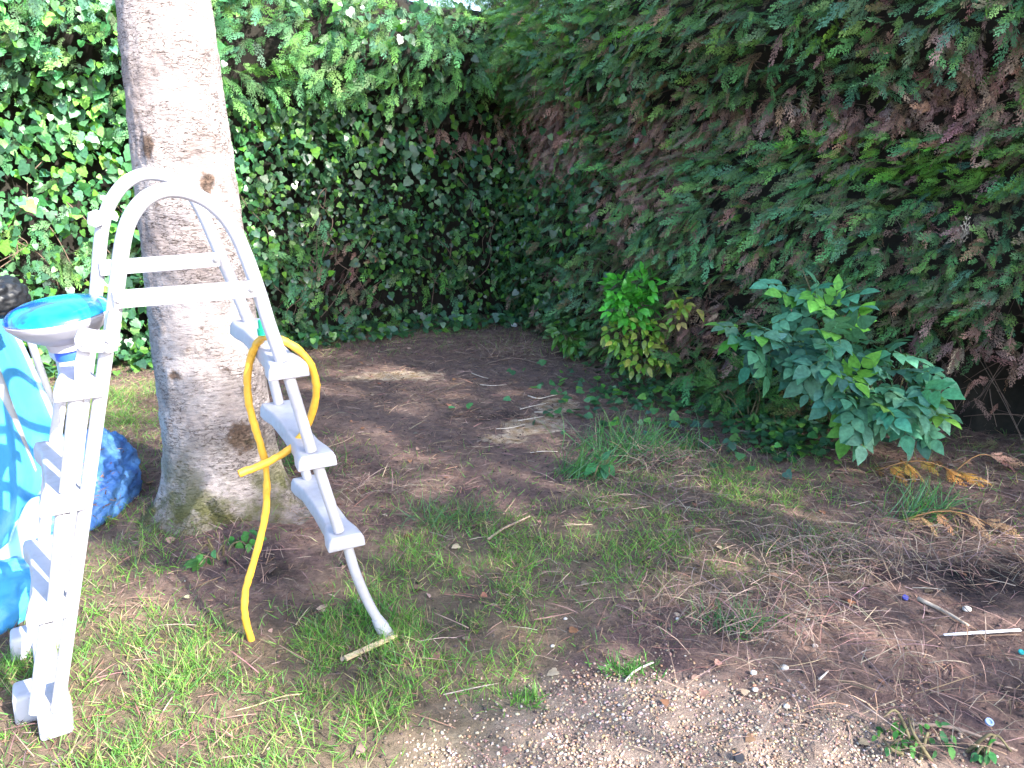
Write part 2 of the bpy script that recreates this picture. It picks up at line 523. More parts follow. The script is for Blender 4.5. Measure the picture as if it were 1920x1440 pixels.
def mirror_leaf(cent, side, fold=.18, droop=.15):
    """cent: list of y on midrib; side: polygons by (kind,index)"""
    V = [(0, y, -droop * y * y) for y in cent]
    k = len(V); n = len(side)
    for x, y in side: V.append((x, y, fold * abs(x) - droop * y * y - .35 * x * x))
    for x, y in side: V.append((-x, y, fold * abs(x) - droop * y * y - .35 * x * x))
    return V, k, n
def ivy_tmpl():
    V, k, n = mirror_leaf([0, .36, .7, 1.0], [(.17, -.12), (.42, -.05), (.50, .18), (.38, .36), (.38, .56), (.20, .76)])
    Fs = []
    for o in (k, k + n):
        f = [[0, o, o + 1, o + 2, 1], [1, o + 2, o + 3], [1, o + 3, o + 4, 2], [2, o + 4, o + 5], [2, o + 5, 3]]
        Fs += f if o == k else [g[::-1] for g in f]
    return np.array(V) - np.array([0, 0, 0]), Fs
def ovate_tmpl(wd=.3, fold=.2, droop=.35):
    cy = [0, .3, .65, 1.0]
    V, k, n = mirror_leaf(cy, [(wd * .62, .13), (wd, .38), (wd * .72, .68)], fold, droop)
    Fs = []
    for o in (k, k + n):
        f = [[0, o, o + 1, 1], [1, o + 1, o + 2, 2], [2, o + 2, 3]]
        Fs += f if o == k else [g[::-1] for g in f]
    return np.array(V), Fs
IVY = ivy_tmpl()
OVATE = ovate_tmpl(.33)
LAUREL = ovate_tmpl(.25, .15, .3)
BLADE = (np.array([(-.5, 0, 0), (.5, 0, 0), (.42, .4, -.05), (-.42, .4, -.05), (.25, .75, -.2), (-.25, .75, -.2), (0, 1, -.42)]),
         [[0, 1, 2, 3], [3, 2, 4, 5], [5, 4, 6]])

def rnd(n): return RNG.normal(size=(n, 3))

def tints(n, cols, var=.25, wts=None):
    cols = np.array(cols)
    i = RNG.choice(len(cols), n, p=wts)
    c = cols[i] * (1 + var * RNG.uniform(-1, 1, (n, 1))) * (1 + .08 * RNG.normal(size=(n, 3)))
    return np.clip(c, .004, .9)

G_CON = [(.075, .20, .09), (.09, .235, .08), (.07, .18, .10), (.125, .27, .07), (.10, .175, .075)]
G_IVY = [(.036, .115, .050), (.046, .15, .052), (.036, .105, .06), (.10, .25, .045), (.065, .16, .07)]
BROWN = [(.27, .165, .14), (.215, .135, .115), (.35, .23, .18), (.17, .115, .10)]

def ell(u, v, lst):
    r = 0
    for a, b_, ra, rb, wt in lst: r = r + wt * np.exp(-(((u - a) / ra) ** 2 + ((v - b_) / rb) ** 2))
    return r

def add_sprays(mb, P, n, size, tint, down=.45, tm=SPRAYS, jit=.7):
    k = RNG.integers(0, len(tm), len(P))
    T_ = np.stack([n[:, 1], -n[:, 0], np.zeros(len(n))], 1)
    lat = -.35 + 1.3 * fbm(P[:, 0] + P[:, 1], P[:, 2] * 1.6, 3, 2.6, 2)
    y = n * (1 - down) + T_ * (-lat)[:, None] + np.array([0, 0, -1]) * (down * (1 + .8 * noise(P[:, 0], P[:, 1], P[:, 2], 3)))[:, None] + rnd(len(P)) * jit * .45
    z = np.array([0, 0, 1.0]) * .6 + n * .5 + rnd(len(P)) * .8
    for i, t in enumerate(tm):
        m = k == i
        if m.any(): scatter(mb, t, P[m], y[m], z[m], size[m], tint[m], .7)

# ================================================================== back hedge
bh = empty('conifer_hedge', (-2.5, 6.2, 0), 'tall conifer hedge at the back, behind the ivy and the bare soil', 'hedge')
hedge_core('shade_core', HB, LB, off_b, HTOP_B, bh)
def sample(fn, L, off, top, n, s0=0, h0=0.02, depth=.22, umin=-1400, umax=3000):
    s = RNG.uniform(s0, L, n); h = RNG.uniform(0, 1, n) * (top(s) - h0) + h0
    ex = -depth * RNG.uniform(0, 1, n) ** 1.5
    P, nn = hpos(fn, off, s, h, ex)
    u, v = proj(P)
    k = (u > umin) & (u < umax) & (v > -500)
    return s[k], h[k], P[k], nn[k], u[k], v[k]

s, h, P, nn, u, v = sample(HB, LB, off_b, HTOP_B, 15000)
topz = np.clip((h - 1.80) / .25, 0, 1)
gap = ell(u, v, [(765, -20, 45, 45, 1.2), (480, 100, 60, 60, .9), (130, 80, 60, 50, .8), (860, 240, 90, 35, 1.2), (560, 110, 50, 35, .6)])
pc = .10 + .85 * topz + ell(u, v, [(600, 470, 150, 60, .5), (520, 540, 60, 80, .4), (180, 480, 120, 50, .8), (60, 450, 90, 50, .5), (640, 580, 110, 40, .4)])
dead = ell(u, v, [(660, 530, 40, 50, .8), (640, 480, 60, 40, .3), (900, 250, 110, 30, .9), (1040, 250, 60, 60, 1)])
keep = (RNG.uniform(size=len(s)) < pc * (1 - np.clip(gap, 0, .95)))
isd = RNG.uniform(size=len(s)) < dead + .03
k = keep & ~isd
mb = MB()
add_sprays(mb, P[k], nn[k], RNG.uniform(.11, .24, k.sum()), tints(k.sum(), G_CON, .35), .42)
sf, hf, Pf, nf, uf, vf = sample(HB, LB, off_b, HTOP_B, 6000, depth=-.22)
kf = (RNG.uniform(size=len(sf)) < np.clip((hf - 1.9 - .12 * noise(sf, hf * 0, 5, 3)) / .1, 0, 1) * np.clip(2.45 - hf, 0, .4) * 2) & (uf > 420) & (uf < 1150)
add_sprays(mb, Pf[kf], nf[kf], RNG.uniform(.15, .27, kf.sum()), tints(kf.sum(), [(.09, .23, .07), (.12, .28, .07), (.07, .2, .08)], .3), .5)
# ragged top, full depth
n = 3600
st = RNG.uniform(0, LB, n); p, nrm = HB(st); back = RNG.uniform(-.75, .25, n)
Pt = np.concatenate([p + nrm * back[:, None], (HTOP_B(st) - .28 + RNG.uniform(-.28, .14, n) + .10 * noise(st, back, 3, 4))[:, None]], 1)
ut, vt = proj(Pt); q = (ut > -1400) & (ut < 3000) & (RNG.uniform(size=n) > ell(ut, vt, [(765, -30, 50, 60, 1.6), (200, -10, 30, 50, .9)]))
add_sprays(mb, Pt[q], np.tile([0, 0, 1.0], (q.sum(), 1)) * .7 + np.concatenate([nrm[q] * .6, np.zeros((q.sum(), 1))], 1), RNG.uniform(.10, .2, q.sum()), tints(q.sum(), G_CON, .3), .05)
mb.build('foliage', M_CON, bh, False)
mb = MB(); k = isd & (dead > .05)
add_sprays(mb, P[k], nn[k], RNG.uniform(.08, .18, k.sum()), tints(k.sum(), BROWN, .3), .7)
mb.build('dead_foliage', M_DEAD, bh, False)

# ivy ---------------------------------------------------------------
iv = empty('ivy', (-1.5, 6.2, 0), 'glossy green ivy climbing over the back hedge, sunlit behind the tree trunk', 'ivy')
s, h, P, nn, u, v = sample(HB, LB, off_b, HTOP_B, 36000, depth=.20)
P[:, :2] += nn[:, :2] * .05
pi = np.where(h < 1.85, 1.0, np.where(u < 420, .7, .10))
pi = pi - ell(u, v, [(600, 470, 110, 30, .7), (660, 530, 40, 50, .9), (180, 480, 110, 40, .8), (60, 450, 80, 40, .5), (840, 560, 90, 30, .7),
                     (1050, 250, 50, 60, 1), (880, 245, 110, 35, 1), (640, 560, 60, 25, .6), (940, 560, 25, 40, .8), (490, 100, 60, 60, .7), (130, 80, 60, 50, .7)])
pi = pi * (.80 + .6 * (fbm(s, h, 3, 3.0, 3)))
k = (RNG.uniform(size=len(s)) < pi) & (u < 1500)
P, nn, u, v, h = P[k], nn[k], u[k], v[k], h[k]
def ivy_leaves(mb, P, nn, size, tint):
    n = len(P)
    y = np.array([0, 0, -1.0]) + nn * .35 + rnd(n) * .60
    z = nn + np.array([0, 0, .35]) + rnd(n) * .50
    scatter(mb, IVY, P, y, z, size, tint)
mb = MB()
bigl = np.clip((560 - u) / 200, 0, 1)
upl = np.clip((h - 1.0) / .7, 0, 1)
tv = tints(len(P), G_IVY, .35) * (.68 + .80 * np.maximum(bigl, 0) + .2 * upl)[:, None] * (1 + .55 * fbm(P[:, 0], P[:, 2], 3, 2.6, 3))[:, None]  # leaves tinted lighter toward the left to paint in the sunlit side
yl = RNG.uniform(size=len(P)) < .05; tv[yl] = tints(yl.sum(), [(.12, .30, .04)], .2)
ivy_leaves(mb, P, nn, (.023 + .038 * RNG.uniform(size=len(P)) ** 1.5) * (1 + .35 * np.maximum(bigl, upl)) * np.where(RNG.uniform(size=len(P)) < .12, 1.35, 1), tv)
# ivy on the corner and trailing onto the right hedge
s, h, P, nn, u, v = sample(HR, LR, off_r, HTOP_R, 9000, depth=.12)
P[:, :2] += nn[:, :2] * .06
pi = ell(u, v, [(1000, 520, 110, 130, 1.2), (1060, 400, 80, 60, 1.0), (1120, 170, 70, 60, .6), (1150, 120, 45, 40, .5), (1090, 90, 30, 50, .6), (1200, 190, 30, 40, .7), (1080, 290, 30, 70, .5), (1020, 600, 80, 40, 1.0), (1130, 240, 60, 30, .4)])
k = RNG.uniform(size=len(s)) < pi
ivy_leaves(mb, P[k], nn[k], RNG.uniform(.03, .065, k.sum()), tints(k.sum(), G_IVY, .35) * .75)
# ivy skirt creeping on the ground along the hedge foot
n = 1100
st = RNG.uniform(2, LB - 1.2, n); p, nrm = HB(st); o = RNG.uniform(-.05, .28, n) ** 1
xy = p + nrm * o[:, None]
Ps = np.concatenate([xy, (ground_z(xy[:, 0], xy[:, 1]) + RNG.uniform(.015, .14, n) * (1 - o))[:, None]], 1)
scatter(mb, IVY, Ps, np.concatenate([nrm, np.full((n, 1), -.2)], 1) + rnd(n) * .5, np.array([0, 0, 1.0]) + rnd(n) * .35 + np.concatenate([nrm, np.zeros((n, 1))], 1) * .5, RNG.uniform(.04, .075, n), tints(n, G_IVY, .3))
mb.build('leaves', M_IVY, iv, False)
mb = MB()
for i in range(60):
    s0 = RNG.uniform(3, LB - 1.5); h0 = RNG.uniform(.1, 1.0); ln = RNG.uniform(.3, .8)
    t = np.linspace(0, 1, 6)
    hh = h0 + ln * t; ss = s0 + .25 * RNG.normal() * t + .04 * RNG.normal(size=6)
    Pq, _ = hpos(HB, off_b, ss, hh, np.full(6, RNG.uniform(-.1, .03)))
    tube(mb, catmull(Pq, 3), RNG.uniform(.002, .004), 5, (.16, .11, .085))
meta(mb.build('stem', M_TWIG, iv), kind='stuff')

# ================================================================== right hedge
rh = empty('conifer_hedge', (2.0, 4.0, 0), 'dark green conifer hedge on the right with brown dead patches, behind the broad leaved shrub', 'hedge')
hedge_core('shade_core', HR, LR, off_r, HTOP_R, rh, .33)
s, h, P, nn, u, v = sample(HR, LR, off_r, HTOP_R, 32000, depth=.26)
deadz = [(1040, 245, 55, 65, 1.3), (1260, 245, 80, 45, .75), (1200, 330, 60, 70, .7), (1480, 205, 130, 28, 1.0), (1700, 205, 140, 30, 1.0), (1800, 190, 110, 60, 1.0),
         (1860, 110, 90, 60, .8), (1380, 380, 80, 30, .4), (1310, 580, 90, 40, .8), (1850, 640, 110, 60, .4), (1180, 420, 50, 40, .4), (1590, 240, 30, 60, .3),
         (1300, 640, 90, 50, .6), (1700, 300, 60, 20, .3), (1480, 470, 100, 40, .3), (1780, 430, 120, 40, .3)]
dead = ell(u, v, deadz)
bare = ell(u, v, [(1860, 745, 170, 115, 1.25), (1700, 700, 60, 60, .5), (1360, 560, 60, 40, .6), (1300, 640, 70, 60, .6), (1900, 640, 60, 60, .3), (1250, 520, 40, 30, .4), (1000, 440, 120, 160, .7)])
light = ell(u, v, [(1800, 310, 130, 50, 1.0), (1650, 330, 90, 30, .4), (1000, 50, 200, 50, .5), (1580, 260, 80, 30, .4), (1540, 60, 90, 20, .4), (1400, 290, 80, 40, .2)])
r_ = RNG.uniform(size=len(s))
keep = RNG.uniform(size=len(s)) < .80 - bare + .25 * fbm(s, h, 5, 2.5, 3)
isd = RNG.uniform(size=len(s)) < dead * .95 + .05
mb = MB(); k = keep & ~isd
far_ = k & (P[:, 1] > 9)
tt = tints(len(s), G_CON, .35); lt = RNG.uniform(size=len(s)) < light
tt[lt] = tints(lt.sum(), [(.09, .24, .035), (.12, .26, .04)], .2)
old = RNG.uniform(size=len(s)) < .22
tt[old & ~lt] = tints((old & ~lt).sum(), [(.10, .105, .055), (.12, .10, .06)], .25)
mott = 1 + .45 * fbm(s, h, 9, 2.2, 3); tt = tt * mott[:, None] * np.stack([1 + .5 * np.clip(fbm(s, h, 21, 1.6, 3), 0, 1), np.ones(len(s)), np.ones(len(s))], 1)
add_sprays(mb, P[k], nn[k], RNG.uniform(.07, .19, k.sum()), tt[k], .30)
n = 1800
st = RNG.uniform(0, LR, n); p, nrm = HR(st); back = RNG.uniform(-.8, .2, n)
Pt = np.concatenate([p + nrm * back[:, None], (HTOP_R(st) - .08 + RNG.uniform(-.15, .12, n))[:, None]], 1)
add_sprays(mb, Pt, np.tile([0, 0, 1.0], (n, 1)) * .7 + np.concatenate([nrm * .6, np.zeros((n, 1))], 1), RNG.uniform(.12, .24, n), tints(n, G_CON, .3), .05)
mb.build('foliage', M_CON, rh, False)
mb = MB(); k = isd & (RNG.uniform(size=len(s)) > bare * .5)
add_sprays(mb, P[k], nn[k], RNG.uniform(.07, .19, k.sum()), tints(k.sum(), BROWN, .3), .68, SPRAYS + SPRAY_S)
mb.build('dead_foliage', M_DEAD, rh, False)
# bare twigs in the hollows
mb = MB()
for i in range(620):
    s0 = RNG.uniform(.8, 7.0); h0 = RNG.uniform(.02, .75) if i < 380 else RNG.uniform(.5, 2.3)
    p, nrm = HR(np.array([s0]))
    P0, _ = hpos(HR, off_r, np.array([s0]), np.array([h0]), np.array([-.32]))
    d = np.array([*nrm[0], 0]) * .7 + RNG.normal(size=3) * .55 + np.array([0, 0, .1])
    d = unit(d); ln = RNG.uniform(.15, .42)
    t = np.linspace(0, 1, 5)[:, None]
    bend = RNG.normal(size=3) * .12 * ln
    Q = P0[0] + d * ln * t + bend * t * t * 2 - np.array([0, 0, .10]) * t * t
    g = ground_z(Q[:, 0], Q[:, 1]); Q[:, 2] = np.maximum(Q[:, 2], g + .01)
    r0 = RNG.uniform(.0015, .004)
    tube(mb, Q, np.linspace(r0, r0 * .4, 5), 4, np.array([(.16, .11, .09), (.22, .17, .14), (.10, .07, .06)][i % 3]))
meta(mb.build('twigs', M_TWIG, rh), kind='stuff')

# ================================================================== the tree
TX, TY = -1.22, 3.12
tree = empty('tree', (TX, TY, 0), 'large pale barked tree trunk with flared mossy base, standing behind the ladder', 'tree')
nz, na = 250, 120
zz = np.concatenate([np.linspace(-.15, 2.6, 190), np.linspace(2.65, 7.4, 60)])
aa = np.linspace(0, 2 * math.pi, na, endpoint=False)
A, Z = np.meshgrid(aa, zz); a = A.ravel(); z = Z.ravel()
rad = .200 + .026 * np.exp(-z / .9) + .19 * np.exp(-np.maximum(z + .02, -.1) / .12) * (1 + .55 * np.cos(a * 3 + .6) + .3 * np.cos(5 * a + 2)) * .62
rad = rad + .10 * np.exp(-np.maximum(z, -.1) / .055) * (.45 + .55 * np.exp(-((((a - 3.95) + math.pi) % (2 * math.pi) - math.pi) / .5) ** 2) + .4 * np.exp(-((((a - 5.9) + math.pi) % (2 * math.pi) - math.pi) / .4) ** 2))
up_ = np.clip(z - .8, 0, 1.6)
rad = rad * (1 - .028 * np.clip(z, 0, 8) - .12 * up_)
ca_, sa_ = np.cos(a), np.sin(a)
rad = rad + .012 * fbm(ca_ * .6, sa_ * .6, z * .5, 2.2, 3) + .007 * fbm(ca_ * .3, sa_ * .3, z * .7, 22, 4) + .0022 * noise(ca_ * .22, sa_ * .22, z * 2.2, 55)
def bump_at(u_, v_, amp, ra, rz):
    d = ray(u_, v_); t = (TY - .2) / d[1]; q = CAM + d * t
    ang = math.atan2(q[1] - TY, q[0] - TX); da = (a - ang + math.pi) % (2 * math.pi) - math.pi
    e = (da / ra) ** 2 + ((z - q[2]) / rz) ** 2
    return amp * (np.exp(-e) - .9 * np.exp(-e * 6)), np.exp(-e * 1.2)
KN = [(285, 275, .012, .22, .05), (422, 345, .016, .20, .06), (340, 705, .010, .2, .03), (470, 825, .018, .35, .09), (365, 655, .006, .2, .015), (330, 500, .006, .3, .02), (300, 385, .005, .2, .02),
      (400, 620, .007, .3, .03), (330, 130, .006, .25, .02), (250, 215, .008, .12, .04), (350, 60, .007, .2, .02), (300, 590, .008, .25, .03), (425, 560, .008, .15, .04), (440, 700, .007, .2, .02), (320, 800, .008, .15, .03), (380, 760, .006, .15, .03)]
km = np.zeros(len(a))
for kk in KN:
    d_, m_ = bump_at(*kk); rad = rad + d_ * (1 + .8 * noise(ca_, sa_, z, 30)); km = np.maximum(km, m_ * (.5 if kk[2] < .009 else 1))
cx = TX - .035 * z + .024 * up_; cy = TY + .01 * z
V = np.stack([cx + rad * ca_, cy + rad * sa_, z], 1)
ii = np.arange(len(zz) * na).reshape(len(zz), na)
j2 = np.roll(ii, -1, axis=1)
qd = np.stack([ii[:-1], j2[:-1], j2[1:], ii[1:]], -1).reshape(-1, 4)
mb = MB(); mb.add_arrays(V, qd.ravel(), np.full(len(qd), 4), np.stack([km, np.zeros_like(km), np.zeros_like(km)], 1))
mt, nt, b = new_mat('tree_bark')
tc = nt.nodes.new('ShaderNodeTexCoord').outputs['Object']
mp = N(nt, 'ShaderNodeMapping'); nt.links.new(tc, mp.inputs['Vector']); mp.inputs['Scale'].default_value = (1, 1, 3.2)
fine = nz_(26, 10.0, .72, mp.outputs[0], .3)
patch = nz_(4.5, 6.0, .6)
c = ramp(nt, [(.30, (.24, .20, .195)), (.48, (.38, .335, .33)), (.68, (.48, .435, .435))], patch).outputs[0]
c = mix(nt, c, ramp(nt, [(.34, (.30, .25, .23)), (.44, (.84, .82, .82)), (.7, (1.18, 1.15, 1.12))], fine).outputs[0], 1.0, 'MULTIPLY')
mp2 = N(nt, 'ShaderNodeMapping'); nt.links.new(tc, mp2.inputs['Vector']); mp2.inputs['Scale'].default_value = (1, 1, 4)
crk = N(nt, 'ShaderNodeTexVoronoi', Scale=16.0, feature='DISTANCE_TO_EDGE'); 
wv = N(nt, 'ShaderNodeTexNoise', Scale=9.0, Detail=3.0); nt.links.new(mp2.outputs[0], wv.inputs['Vector'])
vadd = nt.nodes.new('ShaderNodeVectorMath'); vadd.operation = 'MULTIPLY_ADD'; vadd.inputs[1].default_value = (.35, .35, .35)
nt.links.new(wv.outputs['Color'], vadd.inputs[0]); nt.links.new(mp2.outputs[0], vadd.inputs[2]); nt.links.new(vadd.outputs[0], crk.inputs['Vector'])
cr = ramp(nt, [(.0, (.22, .18, .16)), (.05, (1, 1, 1))], crk.outputs['Distance']).outputs[0]
crm = ramp(nt, [(.44, (0, 0, 0)), (.54, (1, 1, 1))], nz_(5, 4.0, .6)).outputs[0]
c = mix(nt, c, mix(nt, c, cr, 1.0, 'MULTIPLY'), crm)
at = N(nt, 'ShaderNodeAttribute', attribute_name='tint'); sk = nt.nodes.new('ShaderNodeSeparateColor'); nt.links.new(at.outputs['Color'], sk.inputs[0])
kk = masked(sk.outputs[0], 30, .38, .70)
c = mix(nt, c, ramp(nt, [(.38, (.035, .024, .02)), (.65, (.17, .115, .09))], nz_(60, 6.0)).outputs[0], kk)
sx = nt.nodes.new('ShaderNodeSeparateXYZ'); nt.links.new(tc, sx.inputs[0])
low = math_('SUBTRACT', .42, sx.outputs[2])       # moss and soil stain only near the ground
lowm = math_('MULTIPLY', math_('MULTIPLY', low, 3.2, True), ramp(nt, [(.40, (0, 0, 0)), (.55, (1, 1, 1))], nz_(6, 5.0)).outputs[0])
c = mix(nt, c, (.10, .105, .03), lowm)
c = mix(nt, c, (.10, .07, .055), math_('MULTIPLY', math_('MULTIPLY', math_('SUBTRACT', .16, sx.outputs[2]), 6.0, True), .75))
nt.links.new(c, b.inputs['Base Color']); b.inputs['Roughness'].default_value = .85; b.inputs['Specular IOR Level'].default_value = .25
bh1 = math_('ADD', fine, math_('MULTIPLY', math_('MULTIPLY', cr, crm), .6))
bp = N(nt, 'ShaderNodeBump', Strength=.9, Distance=.02)
nt.links.new(bh1, bp.inputs['Height']); nt.links.new(bp.outputs[0], b.inputs['Normal'])
mb.build('trunk', mt, tree)
# limbs + crown above the picture
mb = MB(); tips = []
lrng = np.random.default_rng(11)
for i in range(11):
    an = i * 2.4; z0 = 5.6 + .15 * i; ln = lrng.uniform(1.2, 2.2)
    t = np.linspace(0, 1, 8)[:, None]
    base_ = np.array([TX - .035 * z0, TY, z0])
    Q = base_ + np.array([math.cos(an), math.sin(an), 0]) * ln * t + np.array([0, 0, 1.7]) * t ** 1.3 * ln * .6 + lrng.normal(size=(8, 3)) * .04 * t
    tube(mb, Q, np.linspace(.07, .012, 8), 8); tips += [Q[5], Q[6], Q[7], Q[4]]
mb.build('limb', mt, tree)
tips = np.array(tips); n = 6500
P = tips[RNG.integers(0, len(tips), n)] + RNG.normal(size=(n, 3)) * np.array([.45, .45, .35])
mb = MB(); scatter(mb, OVATE, P, rnd(n) + np.array([0, 0, -.6]), rnd(n) * .6 + np.array([0, 0, 1.0]), RNG.uniform(.07, .12, n), tints(n, [(.05, .12, .03), (.07, .16, .03)], .3))
mb.build('crown', M_BROAD, tree, False)

# unseen tree added outside the frame on the right to shade the corner
ev = empty('shade_tree', (5.0, 0.0, 0), 'unseen dense tree added past the right hedge to shade the corner', 'tree')
mb = MB(); tube(mb, np.array([(5, 0, -.1), (5, 0, 3), (5.05, 0, 6), (5, 0, 8.4)]), np.array([.2, .16, .1, .03]), 10, (.15, .1, .08)); mb.build('trunk', M_TWIG, ev)
n = 7000
hz = np.array([.8, -.6]); pz = np.array([.6, .8])
aq = RNG.uniform(-1.7, 2.2, n); zq = RNG.uniform(2.3, 10.0, n); dq = RNG.normal(size=n) * .5
CW = lambda z_: 1
# silhouette: (a, b) plane seen from the sun; top shaped to put the shadow edge in place
aw = 3.1 + aq
ztop = 2.8 + np.interp(aw, [1.30, 1.42, 1.6, 1.9, 2.2, 3.0, 3.7, 4.2, 4.8, 5.4], [-.6, 1.4, 2.6, 2.6, 2.3, 3.7, 4.8, 5.1, 4.7, 4.1]) + .25 * noise(aw, aw * 0, 4, 3)
kq = (zq < ztop) & ((zq > 3.5) | (RNG.uniform(size=n) < .35) | (aw > 2.6))
P = np.concatenate([(hz * 4.0)[None] + pz[None] * aw[:, None] + hz[None] * dq[:, None], zq[:, None]], 1)[kq]
bq = P[:, 2] - .7 * (P[:, :2] @ hz); aq2 = P[:, :2] @ pz
P = P[((aq2 - 3.85) / .42) ** 2 + ((bq - 2.65) / .26) ** 2 > 1]  # gap cut in the crown so a sun fleck reaches the soil
mb = MB()
out = unit(np.concatenate([P[:, :2] - np.array([5, 0]), np.zeros((len(P), 1))], 1))
scatter(mb, SPRAY_S[0], P, out + rnd(len(P)) * .6, rnd(len(P)), RNG.uniform(.35, .6, len(P)), tints(len(P), G_CON, .2))
mb.build('crown', M_CON, ev, False)

# ================================================================== the pool ladder
LN = unit(np.array([-.507, .862, 0])); LQ = np.array([LN[1], -LN[0], 0])
D0 = float(np.dot(LN, gp(108, 1385))); DW = .45
def lp(u, v, o=0.0):
    d = ray(u, v); t = (D0 + o) / np.dot(LN, d)
    return CAM + d * t
NEAR, FAR = 0.0, DW
lad = empty('pool_ladder', gp(400, 1290), 'white A-frame pool ladder with two curved handrails, leaning by the tree', 'ladder')
def ltube(name, pts, off, r=.0165, smooth=4, parent=None):
    P = np.array([lp(u, v, off) for u, v in pts])
    if len(P) > 2: P = catmull(P, smooth)
    mb = MB(); tube(mb, P, r, 16)
    o = mb.build(name, M_TUBE, parent or lad); smooth_by_angle(o, 40); return o
hn = ltube('handrail', [(205, 655), (212, 600), (221, 520), (231, 450), (245, 407), (272, 373), (310, 357), (352, 361), (395, 382), (430, 418), (455, 465), (485, 545), (505, 610), (529, 676)], NEAR, .0185, 6)
hf = ltube('handrail', [(172, 630), (181, 540), (190, 440), (203, 388), (232, 346), (270, 327), (313, 332), (350, 354), (376, 392), (401, 448), (418, 490), (436, 530), (466, 603)], FAR, .0185, 6)
ltube('leg_tube', [(200, 655), (108, 1330)], NEAR)
ltube('leg_tube', [(172, 630), (104, 1205)], FAR)
def bar(u0, v0, u1, v1, off, hh=.022, th=.006, name='cross_bar'):
    a_, b_ = lp(u0, v0, off), lp(u1, v1, off)
    d = unit(b_ - a_); upv = unit(np.cross(LN, d)) * hh; nn_ = LN * th
    V = [a_ - upv - nn_, a_ + upv - nn_, b_ + upv - nn_, b_ - upv - nn_, a_ - upv + nn_, a_ + upv + nn_, b_ + upv + nn_, b_ - upv + nn_]
    mb = MB(); mb.add(V, [[0, 3, 2, 1], [4, 5, 6, 7], [0, 1, 5, 4], [2, 3, 7, 6], [1, 2, 6, 5], [0, 4, 7, 3]])
    return bevelled(mb.build(name, M_TUBE, lad), .004, 2)
b1 = bar(212, 562, 482, 541, NEAR - .024)
b2 = bar(186, 503, 412, 486, FAR - .024)
def bolt(u, v, off, r=.008, parent=lad):
    p = lp(u, v, off); mb = MB()
    lathe(mb, p, [(r * 1.5, 0), (r * 1.5, .002), (r, .0025), (r, .006), (r * .8, .0075)], 12, -LN)
    return smooth_by_angle(mb.build('bolt', M_STEEL, parent), 30)
bolt(472, 542, NEAR - .031, .006, b1); bolt(222, 563, NEAR - .031, .006, b1); bolt(404, 487, FAR - .031, .006, b2)

def tread(A, B, wd=.085, th=.045, name='step'):
    """A near top centre, B far top centre"""
    d = B - A; L = np.linalg.norm(d); d = d / L
    q = unit(np.cross(d, np.array([0, 0, 1.0]))); up = np.cross(q, d)
    A = A - d * .028; L2 = L + .056
    V = []; Fs = []
    sec = [(0, 1.18), (.10, 1.12), (.22, .86), (.5, .80), (.78, .86), (.90, 1.12), (1, 1.18)]
    for t, s_ in sec:
        w2 = wd * .5 * s_; c_ = A + d * L2 * t
        V += [c_ - q * w2 * .86, c_ + q * w2 * .86, c_ + q * w2 - up * th * .35, c_ + q * w2 * 1.06 - up * th, c_ - q * w2 * 1.06 - up * th, c_ - q * w2 - up * th * .35]
    m = 6
    for i in range(len(sec) - 1):
        for j in range(m): Fs.append([i * m + j, i * m + (j + 1) % m, (i + 1) * m + (j + 1) % m, (i + 1) * m + j])
    Fs.append(list(range(m))[::-1]); Fs.append([(len(sec) - 1) * m + j for j in range(m)])
    o = None
    mb = MB(); mb.add(V, Fs); o = bevelled(mb.build(name, M_WHITE, lad), .006, 3)
    return o
def collar(p, d, r=.024, ln=.016, parent=lad):
    mb = MB(); lathe(mb, p, [(r, 0), (r, ln), (r * .85, ln + .004)], 20, d)
    return smooth_by_angle(mb.build('collar', M_WHITE, parent), 35)
S1 = tread(lp(536, 676, NEAR), lp(466, 602, FAR), .092)
S2 = tread(lp(590, 846, NEAR), lp(521, 757, FAR), .092)
S3 = tread(lp(645, 998, NEAR), lp(577, 897, FAR), .092)
ltube('stile_tube', [(536, 688), (584, 845)], NEAR); ltube('stile_tube', [(592, 862), (636, 995)], NEAR)
ltube('stile_tube', [(494, 640), (523, 756)], FAR); ltube('stile_tube', [(552, 820), (577, 897)], FAR)
ltube('foot_tube', [(648, 1010), (662, 1060), (677, 1100), (697, 1142), (716, 1172), (723, 1184)], NEAR, .0155, 5)
mb = MB(); p0, p1 = lp(706, 1158, NEAR), lp(726, 1192, NEAR)
tube(mb, np.array([p0, p0 * .6 + p1 * .4, p1, p1 + (p1 - p0) * .12]), np.array([.017, .022, .024, .020]), 16); smooth_by_angle(mb.build('foot_cap', M_WHITE, lad), 40)
# left section
LA = lp(143, 712, NEAR)
SA = tread(LA, LA + LN * DW + np.array([0, 0, .01]), .088)
SB = tread(lp(115, 925, NEAR), lp(99, 828, FAR), .088)
SC = tread(lp(90, 1128, NEAR), lp(78, 1012, FAR), .088)
ltube('stile_tube', [(143, 745), (125, 922)], NEAR, .0175); ltube('stile_tube', [(118, 960), (103, 1126)], NEAR, .0175); ltube('stile_tube', [(87, 1165), (66, 1335)], NEAR, .0165)
ltube('stile_tube', [(122, 690), (103, 828)], FAR); ltube('stile_tube', [(93, 850), (82, 1012)], FAR); ltube('stile_tube', [(74, 1040), (60, 1200)], FAR)
